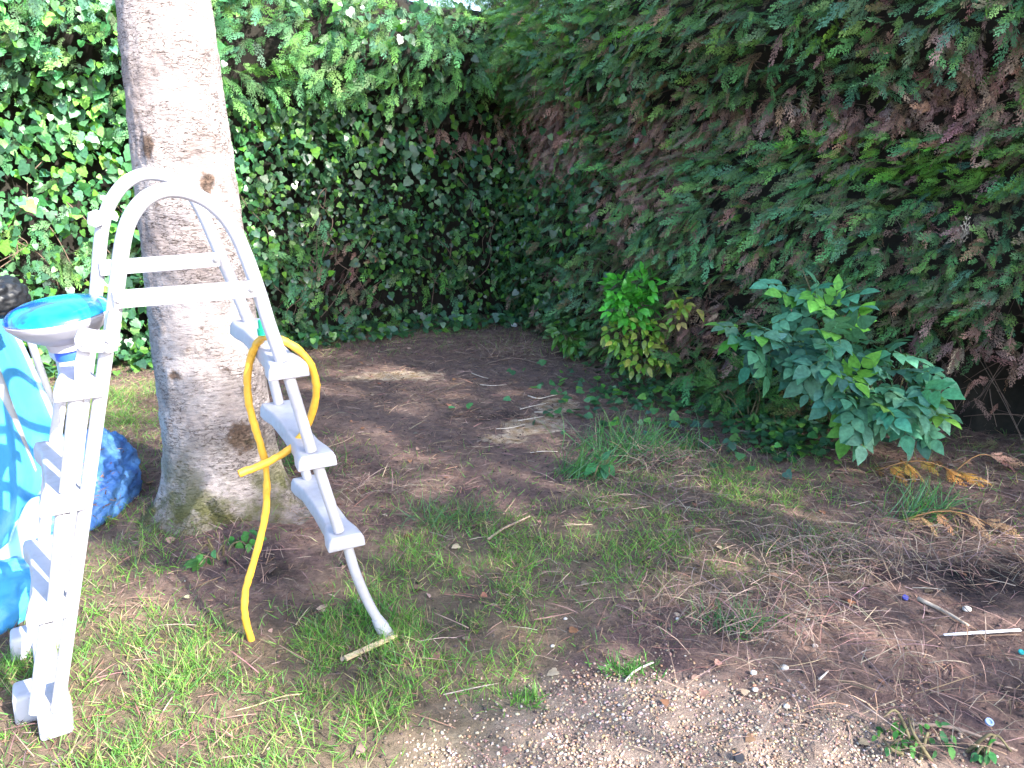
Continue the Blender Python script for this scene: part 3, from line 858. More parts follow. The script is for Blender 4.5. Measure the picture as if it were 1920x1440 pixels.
# hinge bracket plates
def plate(pts, off, th=.012, name='bracket', bv=.003):
    P0 = np.array([lp(u, v, off) for u, v in pts]); P1 = P0 + LN * th
    n = len(pts); V = np.concatenate([P0, P1])
    Fs = [list(range(n)), list(range(n, 2 * n))[::-1]] + [[i, n + i, n + (i + 1) % n, (i + 1) % n] for i in range(n)]
    mb = MB(); mb.add(V, Fs); return bevelled(mb.build(name, M_WHITE, lad), bv, 2)
pl = plate([(207, 578), (222, 580), (224, 600), (217, 655), (212, 662), (172, 661), (152, 659), (141, 650), (139, 636), (146, 621), (160, 616), (192, 622), (199, 620), (203, 590)], NEAR - .032, .014)
bolt(158, 641, NEAR - .033, .011, pl); bolt(203, 637, NEAR - .033, .006, pl); bolt(201, 656, NEAR - .033, .006, pl)
plate([(147, 640), (168, 642), (170, 690), (168, 716), (140, 716), (139, 690)], NEAR - .012, .016, 'hinge_arm')
plate([(165, 400), (180, 394), (196, 398), (196, 420), (180, 427), (164, 420)], FAR - .04, .03, 'bracket')
plate([(196, 620), (206, 620), (206, 650), (170, 640), (150, 640), (158, 622)], FAR - .03, .014)
# base: low moulded foot running from the near feet to the far ones
def hull_box(c_, ax, lx, ly, lz, name, parent=lad, taper=.9, bv=.014):
    q = ax; r2 = np.array([-q[1], q[0], 0])
    V = []
    for zz_, s_ in ((0, 1), (lz, taper)):
        for sx_, sy_ in ((-1, -1), (1, -1), (1, 1), (-1, 1)): V.append(c_ + q * sx_ * lx / 2 * s_ + r2 * sy_ * ly / 2 * s_ + np.array([0, 0, zz_]))
    mb = MB(); mb.add(V, [[0, 3, 2, 1], [4, 5, 6, 7], [0, 1, 5, 4], [1, 2, 6, 5], [2, 3, 7, 6], [3, 0, 4, 7]])
    return bevelled(mb.build(name, M_WHITE, parent), bv, 4)
g1 = gp(108, 1372); g2 = gp(57, 1345); g3 = gp(88, 1215)
f1 = hull_box(np.array([g1[0], g1[1], .0]) + LN * .03, LQ, .082, .12, .105, 'foot')
f2 = hull_box(np.array([g2[0], g2[1], .0]) + LN * .02, LQ, .070, .10, .085, 'foot')
c_ = (np.array([g1[0], g1[1], 0]) + np.array([g3[0], g3[1], 0])) / 2
bx_ = unit(np.array([g3[0] - g1[0], g3[1] - g1[1], 0])); ln = np.linalg.norm((g3 - g1)[:2])
hull_box(c_ + np.array([-.005, 0, .008]), np.array([bx_[1], -bx_[0], 0]), .066, ln * .9, .055, 'base_rail')
f3 = hull_box(np.array([g3[0], g3[1], 0]) - LQ * .03, LQ, .13, .09, .08, 'foot')

# ---- hose
def hp(u, v, o): return lp(u, v, o)
HP = [hp(449, 888, .10), hp(480, 876, .105), hp(515, 860, .12), hp(548, 838, .13), hp(572, 806, .115), hp(588, 765, .08), hp(593, 722, .06), hp(585, 690, .055), hp(566, 662, .055), hp(543, 645, .055), hp(522, 636, .06),
      hp(500, 631, .10), hp(485, 640, .16), hp(473, 662, .185), hp(465, 695, .19), hp(464, 730, .19), hp(470, 772, .19), hp(484, 820, .19), hp(497, 866, .19), hp(500, 915, .19), hp(498, 960, .19), hp(488, 1010, .19), hp(473, 1062, .19), hp(461, 1105, .19), hp(458, 1140, .19), hp(463, 1172, .195), hp(473, 1206, .20)]
mb = MB(); hpn = catmull(HP, 6)
kr = .0112 * (1 + .05 * np.sin(np.arange(len(hpn)) * .9)); hpn[2:-2] += RNG.normal(size=(len(hpn) - 4, 3)) * .0006; kr[60:64] *= .8; kr[110:113] *= .82
tube(mb, hpn, kr, 14, cap=True)
for e0, e1 in ((hpn[1], hpn[0]),):
    dd = unit(e1 - e0); lathe(mb, e1 - dd * .001, [(.0108, 0), (.0108, .003), (.007, .0031), (.007, .001)], 14, dd)
ho = mb.build('hose', M_HOSE); smooth_by_angle(ho, 50); meta(ho, 'yellow garden hose looped over the top right step of the white ladder', 'hose')
mb = MB(); gq = lp(492, 628, .10); lathe(mb, gq, [(.013, 0), (.013, .018), (.009, .02), (.009, .042), (.006, .044)], 14, (0, 0, 1))
meta(smooth_by_angle(mb.build('hose_connector', M_GREEN), 35), 'small green plastic hose connector standing on the ladder step', 'connector')

# ---- skimmer on the ladder's left step
sc_ = lp(110, 590, .20)
sk_e = empty('pool_skimmer', sc_ - np.array([0, 0, .21]), 'round white pool skimmer with glossy blue lid, standing on the left ladder step', 'skimmer')
tl = unit(np.array([-.06, -.11, 1.0]))
mb = MB(); lathe(mb, sc_, [(.030, -.20), (.034, -.19), (.034, -.118)], 36, tl, None, True, False)
lathe(mb, sc_, [(.034, -.092), (.046, -.09), (.05, -.07), (.064, -.062), (.085, -.050), (.105, -.035), (.118, -.018), (.124, -.012), (.127, .0), (.120, .004)], 48, tl, None, True, True)
smooth_by_angle(mb.build('body', M_WHITE, sk_e), 40)
mb = MB(); lathe(mb, sc_, [(.0345, -.118), (.0355, -.117), (.0365, -.093), (.036, -.092)], 36, tl); smooth_by_angle(mb.build('blue_band', M_BLUE, sk_e), 40)
mb = MB(); lathe(mb, sc_, [(.126, .0045), (.124, .010), (.112, .021), (.092, .030), (.060, .037), (.025, .041), (.004, .0415)], 48, tl)
lid = smooth_by_angle(mb.build('lid', None, sk_e), 40)
ml, nt, b = new_mat('lid_lit_patches')
tc = nt.nodes.new('ShaderNodeTexCoord').outputs['Object']
nn_ = nz_(9, 3.0, .5, None, 1.2)
nt.links.new(ramp(nt, [(.38, (.005, .06, .45)), (.47, (.0, .24, .72)), (.60, (.01, .42, .62))], nn_).outputs[0], b.inputs['Base Color'])  # patchy blues paint in reflections and sunlight through the lid
b.inputs['Roughness'].default_value = .18; b.inputs['Coat Weight'].default_value = .5
bp = N(nt, 'ShaderNodeBump', Strength=.35, Distance=.01); nt.links.new(nz_(7, 2.0), bp.inputs['Height']); nt.links.new(bp.outputs[0], b.inputs['Normal'])
lid.data.materials.append(ml)

# ================================================================== pool at the left edge
pool = empty('frame_pool', (-2.1, 2.9, 0), 'blue frame pool liner slumped over grey poles at the left edge', 'pool')
def sheet_mat(name, c0, c1, c2, nsc=2.2, rough=.35, streak=(1, 1, 1), bumps=.5):
    m, nt_, b_ = new_mat(name); global nt
    nt = nt_
    tc_ = nt_.nodes.new('ShaderNodeTexCoord').outputs['Object']
    mp_ = N(nt_, 'ShaderNodeMapping'); nt_.links.new(tc_, mp_.inputs['Vector']); mp_.inputs['Scale'].default_value = streak
    nt_.links.new(ramp(nt_, [(.36, c0), (.5, c1), (.66, c2)], nz_(nsc, 5.0, .6, mp_.outputs[0], .4)).outputs[0], b_.inputs['Base Color'])
    b_.inputs['Roughness'].default_value = rough
    bp_ = N(nt_, 'ShaderNodeBump', Strength=bumps, Distance=.02); nt_.links.new(nz_(9, 4.0, .6, mp_.outputs[0], .8), bp_.inputs['Height']); nt_.links.new(bp_.outputs[0], b_.inputs['Normal'])
    return m
M_LINER = sheet_mat('liner_blue', (.05, .27, .58), (.06, .32, .64), (.08, .37, .68), 2.5, .4, (1, 1, 1), .25)
M_TARP = sheet_mat('bag_blue', (.05, .15, .44), (.08, .22, .54), (.13, .30, .60), 6, .4, (1, 1, 2.5), 1.0)
def sheet(fnc, nu, nv, name, mat, parent=None, th=.004):
    U, W_ = np.meshgrid(np.linspace(0, 1, nu), np.linspace(0, 1, nv)); P = fnc(U.ravel(), W_.ravel())
    ix = np.arange(nu * nv).reshape(nv, nu)
    qs = np.stack([ix[:-1, :-1], ix[:-1, 1:], ix[1:, 1:], ix[1:, :-1]], -1).reshape(-1, 4)
    mb = MB(); mb.add_arrays(P, qs.ravel(), np.full(len(qs), 4), np.ones((len(P), 3)))
    o = mb.build(name, mat, parent)
    md = o.modifiers.new('solidify', 'SOLIDIFY'); md.thickness = th
    return o
RE = catmull(np.array([at_y(9, 592, 3.20), at_y(52, 680, 3.16), at_y(98, 785, 3.10), at_y(124, 860, 3.05), at_y(122, 960, 3.0)]), 8)
LE = catmull(np.array([at_y(-150, 560, 2.45), at_y(-120, 700, 2.42), at_y(-90, 850, 2.40), at_y(-70, 960, 2.36), at_y(-70, 1060, 2.3)]), 8)
def liner(U, W_):
    k = W_ * (len(RE) - 1); i = np.minimum(k.astype(int), len(RE) - 2); f = (k - i)[:, None]
    A_ = RE[i] * (1 - f) + RE[i + 1] * f; B_ = LE[i] * (1 - f) + LE[i + 1] * f
    P = A_ * U[:, None] + B_ * (1 - U)[:, None]
    w_ = .020 * np.sin(U * 11 + W_ * 5) * np.clip(W_ * 1.6 - .3, 0, 1) + .012 * fbm(U * 3, W_ * 2, 2, 2, 3)
    P[:, 0] += w_ * .8; P[:, 1] -= w_ * .5
    return P
sheet(liner, 90, 60, 'liner_wall', M_LINER, pool)
M_TRIM = plastic('pale_trim', (.30, .52, .66), .4, .2)
mb = MB(); tube(mb, RE[:26] + np.array([.012, -.01, 0]), .012, 10); mb.build('edge_trim', M_TRIM, pool)
for (a0, a1, r_) in (((-12, 690, 2.78), (80, 940, 2.86), .019), ((52, 622, 3.45), (112, 800, 3.5), .017)):
    mb = MB(); tube(mb, np.array([at_y(*a0), at_y(*a1)]), r_, 14); smooth_by_angle(mb.build('pole', M_METAL, pool), 40)
def flap(U, W_):
    A_, B_, C_, D_ = at_y(-40, 1010, 2.55), at_y(84, 934, 2.72), at_y(62, 1075, 2.50), at_y(-40, 1130, 2.35)
    P = (1 - U)[:, None] * ((1 - W_)[:, None] * A_ + W_[:, None] * D_) + U[:, None] * ((1 - W_)[:, None] * B_ + W_[:, None] * C_)
    P[:, 0] += .02 * np.sin(U * 5 + W_ * 3); P[:, 2] += .015 * np.sin(U * 9 + W_); return P
sheet(flap, 30, 20, 'folded_flap', M_TRIM, pool)

def crumple(name, c_, rad3, mat, seed, parent=None, amp=.22, sub=5, flat=True, freq=3.2):
    bm = bmesh.new(); bmesh.ops.create_icosphere(bm, subdivisions=sub, radius=1)
    V = np.array([v_.co[:] for v_ in bm.verts])
    rdg = 1 - np.abs(fbm(V[:, 0], V[:, 1], V[:, 2] + seed, freq, 4)) * 2
    rdg2 = 1 - np.abs(fbm(V[:, 0] + 5, V[:, 1] * 2, V[:, 2] * 1.5 + seed, freq * 2.2, 3)) * 2
    V = V * (1 + amp * (rdg - .6) + amp * .4 * (rdg2 - .5))[:, None] * np.array(rad3) + np.array(c_)
    if flat:
        g = ground_z(V[:, 0], V[:, 1]); V[:, 2] = np.maximum(V[:, 2], g - .01)
    for v_, q in zip(bm.verts, V): v_.co = q
    me = bpy.data.meshes.new(name); bm.to_mesh(me); bm.free()
    o = link_mesh(name, me, mat, parent); smooth_by_angle(o, 80); return o
gb = gp(168, 1000)
crumple('liner_fold', (gp(-20, 1150)[0], gp(-20, 1150)[1], .03), (.15, .22, .12), M_LINER, 2.0, pool, .16, 5, True, 1.6)
bag = crumple('plastic_bag', (-1.86, 3.12, .08), (.19, .36, .26), M_TARP, 5.0, None, .16, 6, True, 2.4)
meta(bag, 'crumpled blue plastic sack scattered with brown needles, on the grass left of the tree', 'sack')
n = 110; P = np.array([-1.72, 3.0, .10]) + RNG.normal(size=(n, 3)) * np.array([.05, .10, .07])
dv = unit((P - np.array([-1.86, 3.12, .05])) / np.array([.19, .36, .26])); P = np.array([-1.86, 3.12, .08]) + dv * np.array([.19, .36, .26]) * 1.04
mb = MB(); scatter(mb, BLADE, P, rnd(n) * .6 + np.array([0, 1, -.3]), dv, np.stack([RNG.uniform(.002, .005, n), RNG.uniform(.02, .05, n), RNG.uniform(.01, .02, n)], 1), tints(n, [(.26, .13, .08), (.34, .2, .13)], .2))
mb.build('needles', M_LITTER, bag, False)
bb = crumple('rubbish_bag', tuple(at_y(-10, 560, 2.75)), (.085, .13, .075), M_BLACKBAG, 9.0, None, .30, 5, False, 1.1)
meta(bb, 'crumpled black plastic bag on top of the blue pool wall, cut by the left edge', 'bag')

# ================================================================== shrubs and plants
def leafy(name, label, cat, base, blobs, nleaf, size, tmpl, mat, cols, droop=.3, stems=8, group=None, comp=None, jit=.6, tipcols=None):
    """blobs: world centres (x,y,z,r) of the leaf masses"""
    base = np.array(base, float)
    e = empty(name, base, label, cat, group)
    ml_ = MB()
    blobs = np.array(blobs)
    wts = blobs[:, 3] ** 2; wts = wts / wts.sum()
    idx_ = RNG.choice(len(blobs), nleaf, p=wts)
    d = unit(rnd(nleaf)); r = RNG.uniform(.35, 1, nleaf) ** .6
    P = blobs[idx_, :3] + d * (r * blobs[idx_, 3])[:, None]
    g = ground_z(P[:, 0], P[:, 1]) + .02; P[:, 2] = np.maximum(P[:, 2], g)
    outw = unit(P - (base + np.array([0, 0, .2]))) * .5 + d * .5 + np.array([.0, -.35, 0])
    tn = tints(nleaf, cols, .36)
    if tipcols is not None:
        tm = RNG.uniform(size=nleaf) < .12; tn[tm] = tints(tm.sum(), tipcols, .15)
    if comp is None:
        y = outw + np.array([0, 0, -droop]) + rnd(nleaf) * jit * .6
        z = np.array([0, -.3, 1.0]) + rnd(nleaf) * .45
        sz = RNG.uniform(size[0], size[1], nleaf)
        scatter(ml_, tmpl, P, y, z, sz, tn)
    else:
        for i in range(nleaf):
            y = unit(outw[i] + np.array([0, 0, -droop]) + RNG.normal(size=3) * .35)
            zv = np.array([0, -.45, 1.0]) + RNG.normal(size=3) * .25
            x = unit(np.cross(y, zv)); zn = np.cross(x, y); L = RNG.uniform(*size)
            pp, dd_, ss = [], [], []
            for t, sg in comp:
                pp.append(P[i] + y * L * t * 1.1 - zn * .12 * L * t * t); dd_.append(y * (1 if sg == 0 else .55) + x * sg * .9); ss.append(L * (1.0 if sg == 0 else .85))
            scatter(ml_, tmpl, np.array(pp), np.array(dd_), np.tile(zn, (len(pp), 1)) + RNG.normal(size=(len(pp), 3)) * .12, np.array(ss), np.tile(tn[i], (len(pp), 1)) * RNG.uniform(.85, 1.15, (len(pp), 1)))
            tube(ml_, np.array([P[i] - y * .02, P[i] + y * L * 1.1]), .0014, 4, (.08, .14, .05))
    for i in range(stems):
        b_ = blobs[i % len(blobs), :3] + RNG.normal(size=3) * .03
        mid = (base * .5 + b_ * .5) + np.array([RNG.normal() * .03, RNG.normal() * .03, .04])
        ms = MB(); tube(ms, catmull([base + np.array([RNG.normal() * .03, RNG.normal() * .03, -.02]), mid, b_], 5), np.linspace(.006, .0022, 11), 6, (.13, .11, .06)); ms.build('stem', M_TWIG, e)
    ml_.build('leaves', mat, e, False)
    return e
def bl(lst): return [(*at_y(u, v, Y), r) for u, v, Y, r in lst]
# big elder-like shrub
leafy('shrub', 'large leaved blue green shrub growing out of the foot of the right hedge', 'shrub', gp(1610, 840),
      bl([(1495, 530, 3.85, .06), (1515, 565, 3.8, .09), (1560, 590, 3.8, .09), (1400, 620, 3.8, .06), (1440, 640, 3.75, .08), (1490, 660, 3.7, .10), (1560, 660, 3.65, .13), (1640, 670, 3.7, .11), (1620, 725, 3.6, .14), (1685, 715, 3.6, .12), (1710, 755, 3.55, .11), (1630, 765, 3.5, .09), (1555, 700, 3.6, .09), (1725, 785, 3.6, .05)]),
      160, (.065, .11), OVATE, M_BROAD, [(.075, .215, .15), (.06, .18, .125), (.09, .245, .15)], .45, 14, None, [(.25, -1), (.25, 1), (.7, -1), (.7, 1), (1.0, 0)], .6, [(.12, .32, .06)])
leafy('laurel_shrub', 'bright green glossy shrub at the hedge corner, above the yellowish one', 'shrub', gp(1190, 705),
      bl([(1160, 545, 4.85, .10), (1205, 535, 4.85, .10), (1185, 580, 4.8, .12), (1150, 575, 4.8, .07), (1220, 570, 4.85, .06)]), 230, (.055, .09), LAUREL, M_LAUREL, [(.07, .32, .04), (.10, .40, .05)], .25, 8)
leafy('yellow_shrub', 'yellow green leafy shrub at the hedge corner, directly below the bright glossy one', 'shrub', gp(1215, 715),
      bl([(1160, 625, 4.75, .09), (1205, 630, 4.75, .10), (1195, 670, 4.75, .10), (1230, 610, 4.75, .06), (1155, 655, 4.75, .05), (1250, 670, 4.75, .07)]), 135, (.055, .085), LAUREL, M_LAUREL, [(.24, .38, .06), (.16, .34, .05), (.32, .40, .09), (.11, .26, .04)], .35, 8, None, None, .6, None)
leafy('yellow_sprig', 'small yellow green sprig with pointed leaves, right of the bright glossy shrub', 'sprig', gp(1275, 712),
      bl([(1275, 570, 4.6, .05), (1300, 580, 4.6, .05), (1270, 600, 4.6, .04)]), 34, (.055, .08), LAUREL, M_LAUREL, [(.25, .36, .05), (.18, .34, .04), (.38, .34, .10)], .35, 3)
leafy('low_shrub', 'small dull green plant at the edge of the bare soil, left of the glossy shrub', 'shrub', gp(1070, 672),
      bl([(1055, 625, 5.75, .09), (1075, 645, 5.7, .08), (1090, 610, 5.8, .05)]), 80, (.06, .09), LAUREL, M_LAUREL, [(.06, .19, .045), (.09, .22, .04)], .3, 5)
leafy('low_conifer', 'low fern like conifer shoot spreading at the foot of the right hedge', 'conifer shoot', gp(1400, 790),
      bl([(1350, 735, 4.3, .06), (1410, 715, 4.3, .07), (1300, 690, 4.5, .08), (1420, 745, 4.2, .05)]), 60, (.14, .22), SPRAYS[0], M_CON, [(.045, .15, .05), (.06, .17, .04)], .25, 6)
leafy('nettle', 'young nettle with toothed leaves at the foot of the tree trunk', 'weed', gp(405, 1055),
      bl([(405, 1035, 2.62, .04), (380, 1050, 2.62, .03), (455, 1020, 2.75, .04), (470, 1005, 2.78, .03)]), 26, (.035, .06), OVATE, M_BROAD, [(.07, .22, .05), (.06, .19, .06)], .2, 5)
leafy('weed', 'low green leafy weed in the gravel at the lower right', 'weed', gp(1700, 1412),
      [(*(gp(u_, v_) + np.array([0, 0, .03])), .045) for u_, v_ in ((1670, 1400), (1710, 1392), (1750, 1405), (1690, 1415))], 44, (.018, .032), OVATE, M_BROAD, [(.05, .17, .06), (.07, .2, .05)], .15, 5)
leafy('weed', 'small green weed at the bottom right corner, right of the larger one', 'weed', gp(1840, 1425),
      [(*(gp(1840, 1420) + np.array([0, 0, .02])), .03)], 16, (.02, .03), OVATE, M_BROAD, [(.05, .17, .06)], .15, 3)
leafy('dock', 'single broad dark green leaf plant in front of the long grass tuft', 'weed', gp(1130, 900),
      [(*(gp(1128, 892) + np.array([0, 0, .05])), .035)], 9, (.06, .08), OVATE, M_BROAD, [(.05, .18, .07)], .1, 3)
# dead golden branch and brown sprig lying on the soil
def sprig(name, label, u, v, L, ang, cols, n=9, up=.06):
    p0 = gp(u, v); p0[2] = ground_z(*p0[:2]) + .015
    d = np.array([math.cos(R(ang)), math.sin(R(ang)), .05])
    e = empty(name, p0, label, 'dead branch')
    ms, ml_ = MB(), MB()
    t = np.linspace(0, 1, 7)[:, None]; Q = p0 + d * L * t + np.array([0, 0, up]) * np.sin(t * 3.1)
    tube(ms, Q, np.linspace(.004, .0015, 7), 6, (.3, .16, .07)); ms.build('stem', M_TWIG, e)
    PP = Q[RNG.integers(0, 7, n)]; sd2 = RNG.choice([-1, 1], n)[:, None]
    side = np.array([-d[1], d[0], 0])
    scatter(ml_, SPRAYS[1], PP, d * .7 + side * sd2 * .7 + rnd(n) * .25 + np.array([0, 0, -.05]), np.array([0, 0, 1.0]) + rnd(n) * .3, RNG.uniform(.08, .15, n), tints(n, cols, .25))
    ml_.build('foliage', M_DEAD, e, False)
sprig('dead_branch', 'golden brown dead conifer branch on the soil under the broad leaved shrub', 1640, 890, .36, -12, [(.48, .23, .05), (.55, .3, .08), (.35, .17, .05)], 26)
sprig('dead_branch', 'pinkish brown withered sprig at the right edge, behind the golden branch', 1790, 890, .28, 20, [(.42, .25, .18), (.3, .18, .13)], 10)
sprig('dead_branch', 'straw coloured dead conifer branch lying below the long grass tuft on the right', 1690, 985, .34, -18, [(.40, .25, .13), (.34, .2, .1)], 22)

# ================================================================== grass (uncountable)
def in_view(P, pad=600):
    u, v = proj(P); return (u > -pad) & (u < 1920 + pad) & (v < 1440 + pad)
def grass_field():
    n = 620000
    x = RNG.uniform(-4.2, 3.4, n); y = RNG.uniform(.9, 7.2, n); P = np.stack([x, y, 0 * x], 1)
    k = in_view(P); P = P[k]
    g = zone(P, GRASS_Z) - 1.1 * zone(P, BARE_Z) - 1.3 * zone(P, GRAVEL_Z) - .8 * zone(P, DARK_Z)
    cl = fbm(P[:, 0], P[:, 1], 2.0, 5.0, 3); c2_ = noise(P[:, 0], P[:, 1], 8.0, 16)
    dens = np.clip(g, 0, 1.1) * np.clip(.50 + 1.2 * cl + .7 * c2_, 0, 1.2) * np.where(P[:, 1] > 2.35, .52, .85) + .045 * np.clip(1 - zone(P, BARE_Z) - zone(P, GRAVEL_Z), 0, 1) * (g > -.6)
    # nothing grows inside the trunk or under the hedges
    dt = np.hypot(P[:, 0] - TX, P[:, 1] - TY); dens[dt < .27] = 0
    k = RNG.uniform(size=len(P)) < dens
    return P[k], cl[k]
P, cl = grass_field()
print('grass blades', len(P))
P[:, 2] = ground_z(P[:, 0], P[:, 1]) - .003
n = len(P)
L = RNG.uniform(.018, .062, n) * (1 + .9 * np.clip(cl + .1, 0, 1)); W_ = RNG.uniform(.0016, .0032, n)
y = np.array([0, 0, 1.0]) + rnd(n) * np.array([.75, .75, .12])
mb = MB()
lean = RNG.normal(size=(n, 3)); lean[:, 2] = 0
tn = tints(n, [(.13, .30, .055), (.11, .26, .06), (.19, .34, .07), (.10, .24, .08), (.34, .28, .16)], .3, [.26, .22, .22, .12, .18])
scatter(mb, BLADE, P, y, lean, np.stack([W_, L, L], 1), tn)
meta(mb.build('grass', M_GRASS, None, False), 'thin patchy grass growing over the soil around the ladder and tree', 'grass', None, 'stuff')

def tuft(label, u, v, n, L, spread, cols, seed_dir=(0, 0, 0), group=None, jit=.5):
    p0 = gp(u, v); p0[2] = ground_z(*p0[:2])
    e = empty('grass_tuft', p0, label, 'grass tuft', group)
    P = p0 + RNG.normal(size=(n, 3)) * np.array([spread, spread * .6, 0]); P[:, 2] = p0[2] - .003
    ln = RNG.uniform(.6, 1.1, n) * L
    y = np.array([0, 0, 1.0]) + rnd(n) * np.array([jit, jit, .1]) + np.array(seed_dir)
    lean = RNG.normal(size=(n, 3)); lean[:, 2] = 0
    mb = MB(); scatter(mb, BLADE, P, y, lean, np.stack([RNG.uniform(.003, .0055, n), ln, ln * 1.3], 1), tints(n, cols, .25))
    meta(mb.build('blades', M_GRASS, e, False), kind='stuff')
GT = [(.08, .24, .10), (.11, .28, .07), (.10, .22, .11)]
tuft('long arching green grass tuft at the right edge of the bare soil', 1085, 888, 150, .22, .07, GT, (.7, 0, 0))
tuft('bluish spreading grass tuft beside the long arching one', 1180, 850, 260, .24, .13, GT, (.3, 0, 0), None, .8)
tuft('long green grass tuft on the right, over the straw coloured branch', 1720, 975, 90, .22, .06, GT, (.5, .1, 0))
tuft('pale flattened grass tuft in front of the bare soil, left of centre', 830, 975, 110, .13, .10, [(.09, .18, .09), (.12, .2, .1)], (.1, 0, 0), None, 1.0)
tuft('grass tuft at the edge of the gravel, below the middle of the picture', 1180, 1255, 110, .055, .045, [(.08, .22, .05)])
tuft('small grass tuft poking out of the bare gravel nearest the camera', 985, 1310, 80, .05, .04, [(.1, .24, .05)])
tuft('grass tuft beside the tangle of dry stalks on the right', 1375, 1175, 130, .10, .06, GT, (.2, 0, 0))
tuft('thin grass blades standing in front of the shrub at the hedge foot', 1310, 835, 60, .10, .10, GT)
tuft('tall thick grass tuft between tree and bare soil', 560, 880, 140, .14, .10, [(.05, .15, .05), (.07, .18, .05)], (.1, 0, 0), None, .7)
tuft('grass tuft at the near end of the ladder foot tube', 690, 1150, 140, .07, .07, [(.08, .21, .05)])

# creeping ground ivy right of the soil
n = 900
u_ = RNG.normal(1230, 110, n); v_ = RNG.normal(745, 32, n); k2 = n // 2
u_[k2:] = RNG.normal(1480, 70, n - k2); v_[k2:] = RNG.normal(815, 28, n - k2)
P = np.array([gp(a_, b_) for a_, b_ in zip(u_, v_)]); P[:, 2] = ground_z(P[:, 0], P[:, 1]) + RNG.uniform(.01, .07, n)
mb = MB(); scatter(mb, IVY, P, rnd(n) * np.array([1, 1, .2]) + np.array([0, -.4, 0]), np.array([0, -.3, 1.0]) + rnd(n) * .35, RNG.uniform(.03, .06, n), tints(n, G_IVY, .3))
meta(mb.build('ground_cover', M_IVY, None, False), 'dark creeping ivy covering the ground below the right hedge', 'ground cover', None, 'stuff')

# ================================================================== litter: needles, stalks, leaves, gravel
STRAND = (np.array([(-.5, 0, 0), (.5, 0, 0), (.6, .35, .06), (-.4, .35, .06), (.4, .7, .05), (-.5, .7, .05), (.1, 1, 0)]), [[0, 1, 2, 3], [3, 2, 4, 5], [5, 4, 6]])
def strands(n, xr, yr, densf, L, Wd, cols, zlo=.002, zhi=.012, tilt=.12, dirb=None):
    x = RNG.uniform(*xr, n); y = RNG.uniform(*yr, n); P = np.stack([x, y, 0 * x], 1)
    k = in_view(P) & (RNG.uniform(size=n) < densf(P)); P = P[k]; m = len(P)
    P[:, 2] = ground_z(P[:, 0], P[:, 1]) + RNG.uniform(zlo, zhi, m)
    d = rnd(m); d[:, 2] *= tilt
    if dirb is not None: d += np.array(dirb)
    ln = RNG.uniform(*L, m)
    z_ = np.array([0, 0, 1.0]) + rnd(m) * .5
    return P, d, z_, np.stack([RNG.uniform(*Wd, m), ln, ln], 1), tints(m, cols, .35)
NEED = [(.21, .12, .09), (.26, .165, .13), (.15, .09, .07), (.32, .23, .18), (.11, .075, .065)]
mb = MB()
def dn1(P):
    f = .55 + .8 * fbm(P[:, 0], P[:, 1], 4, 3.0, 3)
    return np.clip(f - .8 * zone(P, GRAVEL_Z) - .18 * zone(P, GRASS_Z) + .2, 0.06, 1)
a5 = strands(75000, (-3.8, 3.3), (1.3, 7.2), dn1, (.02, .065), (.0012, .0026), NEED); scatter(mb, STRAND, *a5)
a5 = strands(9000, (-3.0, 3.3), (1.4, 6.8), dn1, (.07, .18), (.0018, .0036), NEED, .004, .02, .08); scatter(mb, STRAND, *a5)
a5 = strands(5200, (.3, 3.2), (1.5, 4.2), lambda P: np.clip(.45 + fbm(P[:, 0], P[:, 1], 6, 2.5, 2) - 1.5 * zone(P, GRAVEL_Z), 0, 1), (.06, .18), (.0014, .003), [(.24, .17, .14), (.17, .12, .10), (.32, .24, .19)], .004, .035, .15, (.25, -.15, 0)); scatter(mb, STRAND, *a5)
# tangle of dry stalks
for cu, cv, sp_d, cnt in ((1560, 1060, .15, 420), (1230, 870, .13, 260), (1300, 1150, .12, 160), (1480, 1180, .2, 250), (960, 670, .2, 200), (1830, 1060, .25, 300), (700, 930, .1, 120), (1620, 1330, .25, 200)):
    p0 = gp(cu, cv); m = cnt; P = p0 + RNG.normal(size=(m, 3)) * np.array([sp_d, sp_d * .6, 0]); P[:, 2] = ground_z(P[:, 0], P[:, 1]) + RNG.uniform(.005, .06, m)
    d = rnd(m); d[:, 2] = np.abs(d[:, 2]) * .25 - .05; ln = RNG.uniform(.07, .2, m)
    scatter(mb, STRAND, P, d, np.array([0, 0, 1.0]) + rnd(m) * .5, np.stack([RNG.uniform(.0014, .0026, m), ln, ln * 2.5], 1), tints(m, [(.27, .175, .14), (.20, .13, .11), (.34, .25, .19)], .25))
meta(mb.build('needle_litter', M_LITTER, None, False), 'fallen brown conifer needles and dry stalks strewn over the soil', 'needle litter', None, 'stuff')
# dead leaves flat on the soil
n = 480; x = RNG.uniform(-3, 3, n); y = RNG.uniform(1.4, 6.3, n); P = np.stack([x, y, ground_z(x, y) + RNG.uniform(.004, .014, n)], 1); P = P[in_view(P)]; n = len(P)
mb = MB(); scatter(mb, IVY, P, rnd(n) * np.array([1, 1, .1]), np.array([0, 0, 1.0]) + rnd(n) * .25, RNG.uniform(.014, .035, n), tints(n, [(.26, .16, .11), (.32, .24, .18), (.22, .10, .06), (.20, .13, .10)], .25))
meta(mb.build('dead_leaves', M_LITTER, None, False), 'small withered leaves scattered across soil and grass', 'dead leaves', None, 'stuff')
